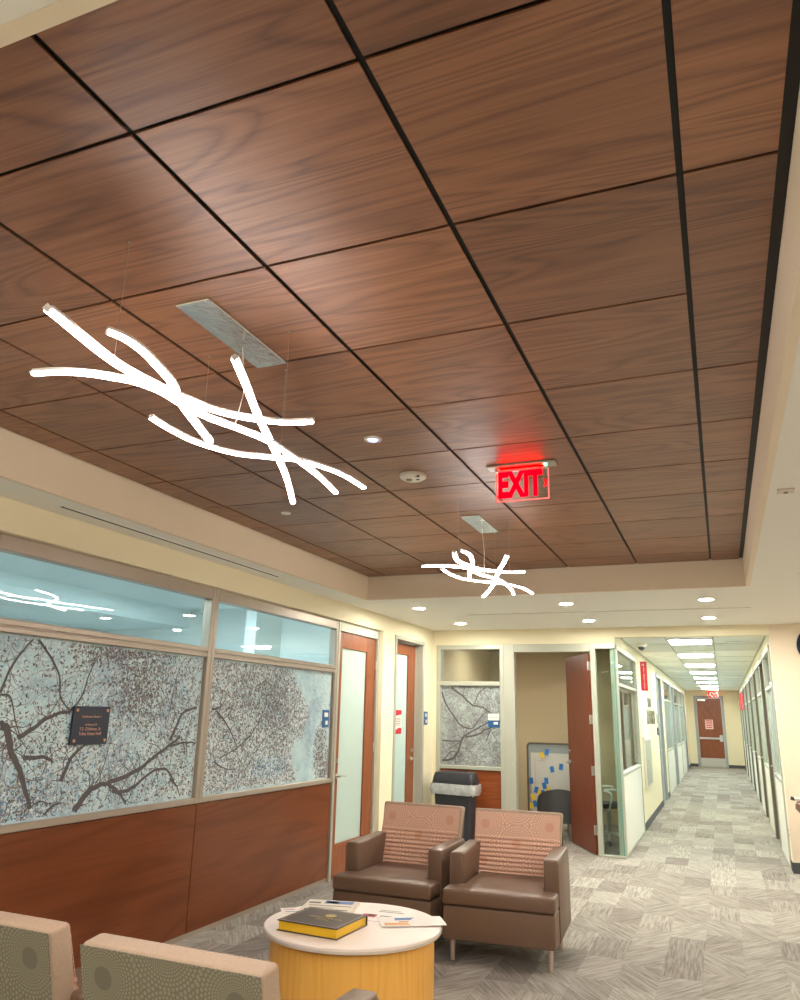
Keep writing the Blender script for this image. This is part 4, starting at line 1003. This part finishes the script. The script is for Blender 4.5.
NOTES = [(-2.66, 0.67, 'b'), (-2.44, 0.68, 'b'), (-2.47, 0.61, 'b'), (-2.59, 0.55, 'b'), (-2.55, 0.53, 'y'), (-2.42, 0.56, 'y'), (-2.36, 0.51, 'b'), (-2.49, 0.51, 'b'), (-2.45, 0.48, 'b'), (-2.53, 0.44, 'b'), (-2.64, 0.45, 'y'), (-2.66, 0.33, 'y'), (-2.40, 0.41, 'y'), (-2.48, 0.38, 'y'), (-2.34, 0.43, 'b'), (-2.61, 0.36, 'b'), (-2.56, 0.33, 'b'), (-2.52, 0.36, 'b'), (-2.46, 0.31, 'b'), (-2.41, 0.33, 'b'), (-2.36, 0.36, 'b'), (-2.44, 0.42, 'b'), (-2.39, 0.27, 'b'), (-2.42, 1.075, 'b'), (-2.49, 1.03, 'y'), (-2.35, 0.84, 'b'), (-2.22, 0.88, 'b'), (-2.21, 0.30, 'y')]
rn = random.Random(9)
for i, (x, z, c_) in enumerate(NOTES):
    b = nb(); w_, h_ = .028, .042
    g = [[b.verts.new((x_, y_, z_)) for x_ in (-w_, w_)] for z_, y_ in ((-h_, -.006), (0, -.0015), (h_, 0))]
    for r_ in range(2): b.faces.new((g[r_][0], g[r_][1], g[r_ + 1][1], g[r_ + 1][0]))
    r = bmesh.ops.extrude_face_region(b, geom=list(b.faces))
    for v in r['geom']:
        if isinstance(v, bmesh.types.BMVert): v.co.y += .0006
    o = finish('sticky_note', b, 'bluenote' if c_ == 'b' else 'yellow', None, loc=(x, 11.72 - .0155 - .0002 * i, z)); o.rotation_euler.y = rn.uniform(-.35, .35)
    lab = ('blue' if c_ == 'b' else 'yellow') + ' sticky note in the cluster on the lower whiteboard'
    if z > 1.05: lab = 'blue sticky note at the top edge of the whiteboard'
    elif z > 1.0: lab = 'yellow sticky note near the top edge of the whiteboard'
    elif z > .8: lab = 'blue sticky note on the upper whiteboard, %s of the two' % ('lower' if z < .86 else 'higher')
    elif i == 0: lab = 'blue sticky note at the far side of the whiteboard, above the cluster'
    elif i == len(NOTES) - 1: lab = 'yellow sticky note low on the whiteboard beside the open door edge'
    tag(o, lab, 'sticky note', 'sticky notes on the whiteboard')
# office chair
def office_chair(loc, rz, label):
    t = empty('office_chair', loc, rz)
    b = nb(); prism(b, [(x, y) for x, y in rrect(.23, .22, .08)], .44, .49, 'XY', .012, 2); finish('seat', b, 'dark_mesh', t)
    b = nb(); P = []
    for j in range(9):
        z = .56 + .40 * j / 8; P.append([b.verts.new((x, .22 + .05 * (j / 8) + .05 * (1 - (x / .22) ** 2) , z)) for x in [-.21 + .42 * i / 8 for i in range(9)]])
    fs = [b.faces.new((P[j][i], P[j][i + 1], P[j + 1][i + 1], P[j + 1][i])) for j in range(8) for i in range(8)]
    r = bmesh.ops.extrude_face_region(b, geom=fs)
    for v in r['geom']:
        if isinstance(v, bmesh.types.BMVert): v.co.y += .012
    finish('mesh_back', b, 'dark_mesh', t)
    b = nb(); tube(b, smoothpts([(-.22, .23, .55), (-.23, .26, .8), (-.19, .28, .98), (0, .29, 1.0), (.19, .28, .98), (.23, .26, .8), (.22, .23, .55), (0, .27, .53), (-.22, .23, .55)], 5), .014, 8)
    tube(b, smoothpts([(0, .30, .55), (0, .26, .42), (0, .05, .40)], 5), .022, 8); finish('back_frame', b, 'chairwhite', t)
    for s in (-1, 1):
        b = nb(); tube(b, smoothpts([(s * .2, .10, .43), (s * .29, .08, .44), (s * .30, .05, .62), (s * .28, .14, .67), (s * .28, -.14, .67), (s * .29, -.12, .62)], 5), .014, 8); finish('armrest', b, 'chairwhite', t)
    b = nb(); cyl(b, .028, .10, .44, n=18); finish('gas_lift', b, 'steel', t)
    for k in range(5):
        a = 2 * pi * k / 5 + .3; b = nb(); tube(b, [(.02 * cos(a), .02 * sin(a), .12), (.29 * cos(a), .29 * sin(a), .075)], .018, 8); sp = finish('base_spoke', b, 'chairwhite', t)
        b = nb(); cyl(b, .028, -.02, .02, (.29 * cos(a), .29 * sin(a), .028), 16, 'X'); finish('caster', b, 'plastic', sp)
    return tag(t, label, 'office chair')
office_chair((-1.50, 11.12, 0), radians(115), 'white framed mesh office chair behind the narrow corner glass')
t = empty('tub_chair', (-2.20, 11.30, 0), radians(15)); b = nb()
th0 = [pi * (1.08 + .84 * i / 20) for i in range(21)]
top = [.46 + .17 * sin(pi * i / 20) ** .6 if 0 < i < 20 else .46 for i in range(21)]
A_ = [[b.verts.new((r * cos(a), r * sin(a), z_)) for a, z_ in zip(th0, (top if k else [.20] * 21))] for r in (.30, .25) for k in (0, 1)]
for i in range(20):
    b.faces.new((A_[0][i], A_[0][i + 1], A_[1][i + 1], A_[1][i])); b.faces.new((A_[2][i], A_[3][i], A_[3][i + 1], A_[2][i + 1])); b.faces.new((A_[1][i], A_[1][i + 1], A_[3][i + 1], A_[3][i])); b.faces.new((A_[0][i], A_[2][i], A_[2][i + 1], A_[0][i + 1]))
for i in (0, 20): b.faces.new((A_[0][i], A_[1][i], A_[3][i], A_[2][i]))
finish('backrest', b, 'dark_mesh', t)
b = nb(); cyl(b, .25, .28, .40, (0, .02, 0), 36); bmesh.ops.bevel(b, geom=[e for e in b.edges if abs(e.verts[0].co.z - e.verts[1].co.z) < 1e-5 and e.calc_length() < .1], offset=.02, segments=2, affect='EDGES'); finish('seat', b, 'dark_mesh', t)
for a in range(4):
    b = nb(); tube(b, [(.17 * cos(a * pi / 2 + .8), .17 * sin(a * pi / 2 + .8), .29), (.22 * cos(a * pi / 2 + .8), .22 * sin(a * pi / 2 + .8), 0)], .013, 8); finish('leg', b, 'steel', t)
tag(t, 'low grey rounded chair standing before the whiteboard near the open door edge', 'chair')

# ------------------------------------------------------------------ camera, world, render settings
cam = bpy.data.cameras.new('camera'); co = bpy.data.objects.new('camera', cam); COL.objects.link(co)
cam.sensor_fit = 'VERTICAL'; cam.sensor_height = 24; cam.lens = 24 * 765.9 / 1000; cam.clip_start = .05; cam.clip_end = 100
yaw, pitch, roll = .3914, .2718, .0229
fw = Vector((-sin(yaw) * cos(pitch), cos(yaw) * cos(pitch), sin(pitch))); rt = Vector((cos(yaw), sin(yaw), 0)); up = rt.cross(fw)
r2 = rt * cos(roll) + up * sin(roll); u2 = -rt * sin(roll) + up * cos(roll)
co.matrix_world = Matrix(((r2.x, u2.x, -fw.x, 0), (r2.y, u2.y, -fw.y, 0), (r2.z, u2.z, -fw.z, 1.57), (0, 0, 0, 1)))
SC.camera = co
wd = bpy.data.worlds.new('world'); SC.world = wd; wd.use_nodes = True
wd.node_tree.nodes['Background'].inputs[0].default_value = (1, .95, .85, 1); wd.node_tree.nodes['Background'].inputs[1].default_value = .3
vs = SC.view_settings; vs.view_transform = 'Standard'; vs.look = 'None'; vs.gamma = 1; vs.use_curve_mapping = False; vs.exposure = 2.4
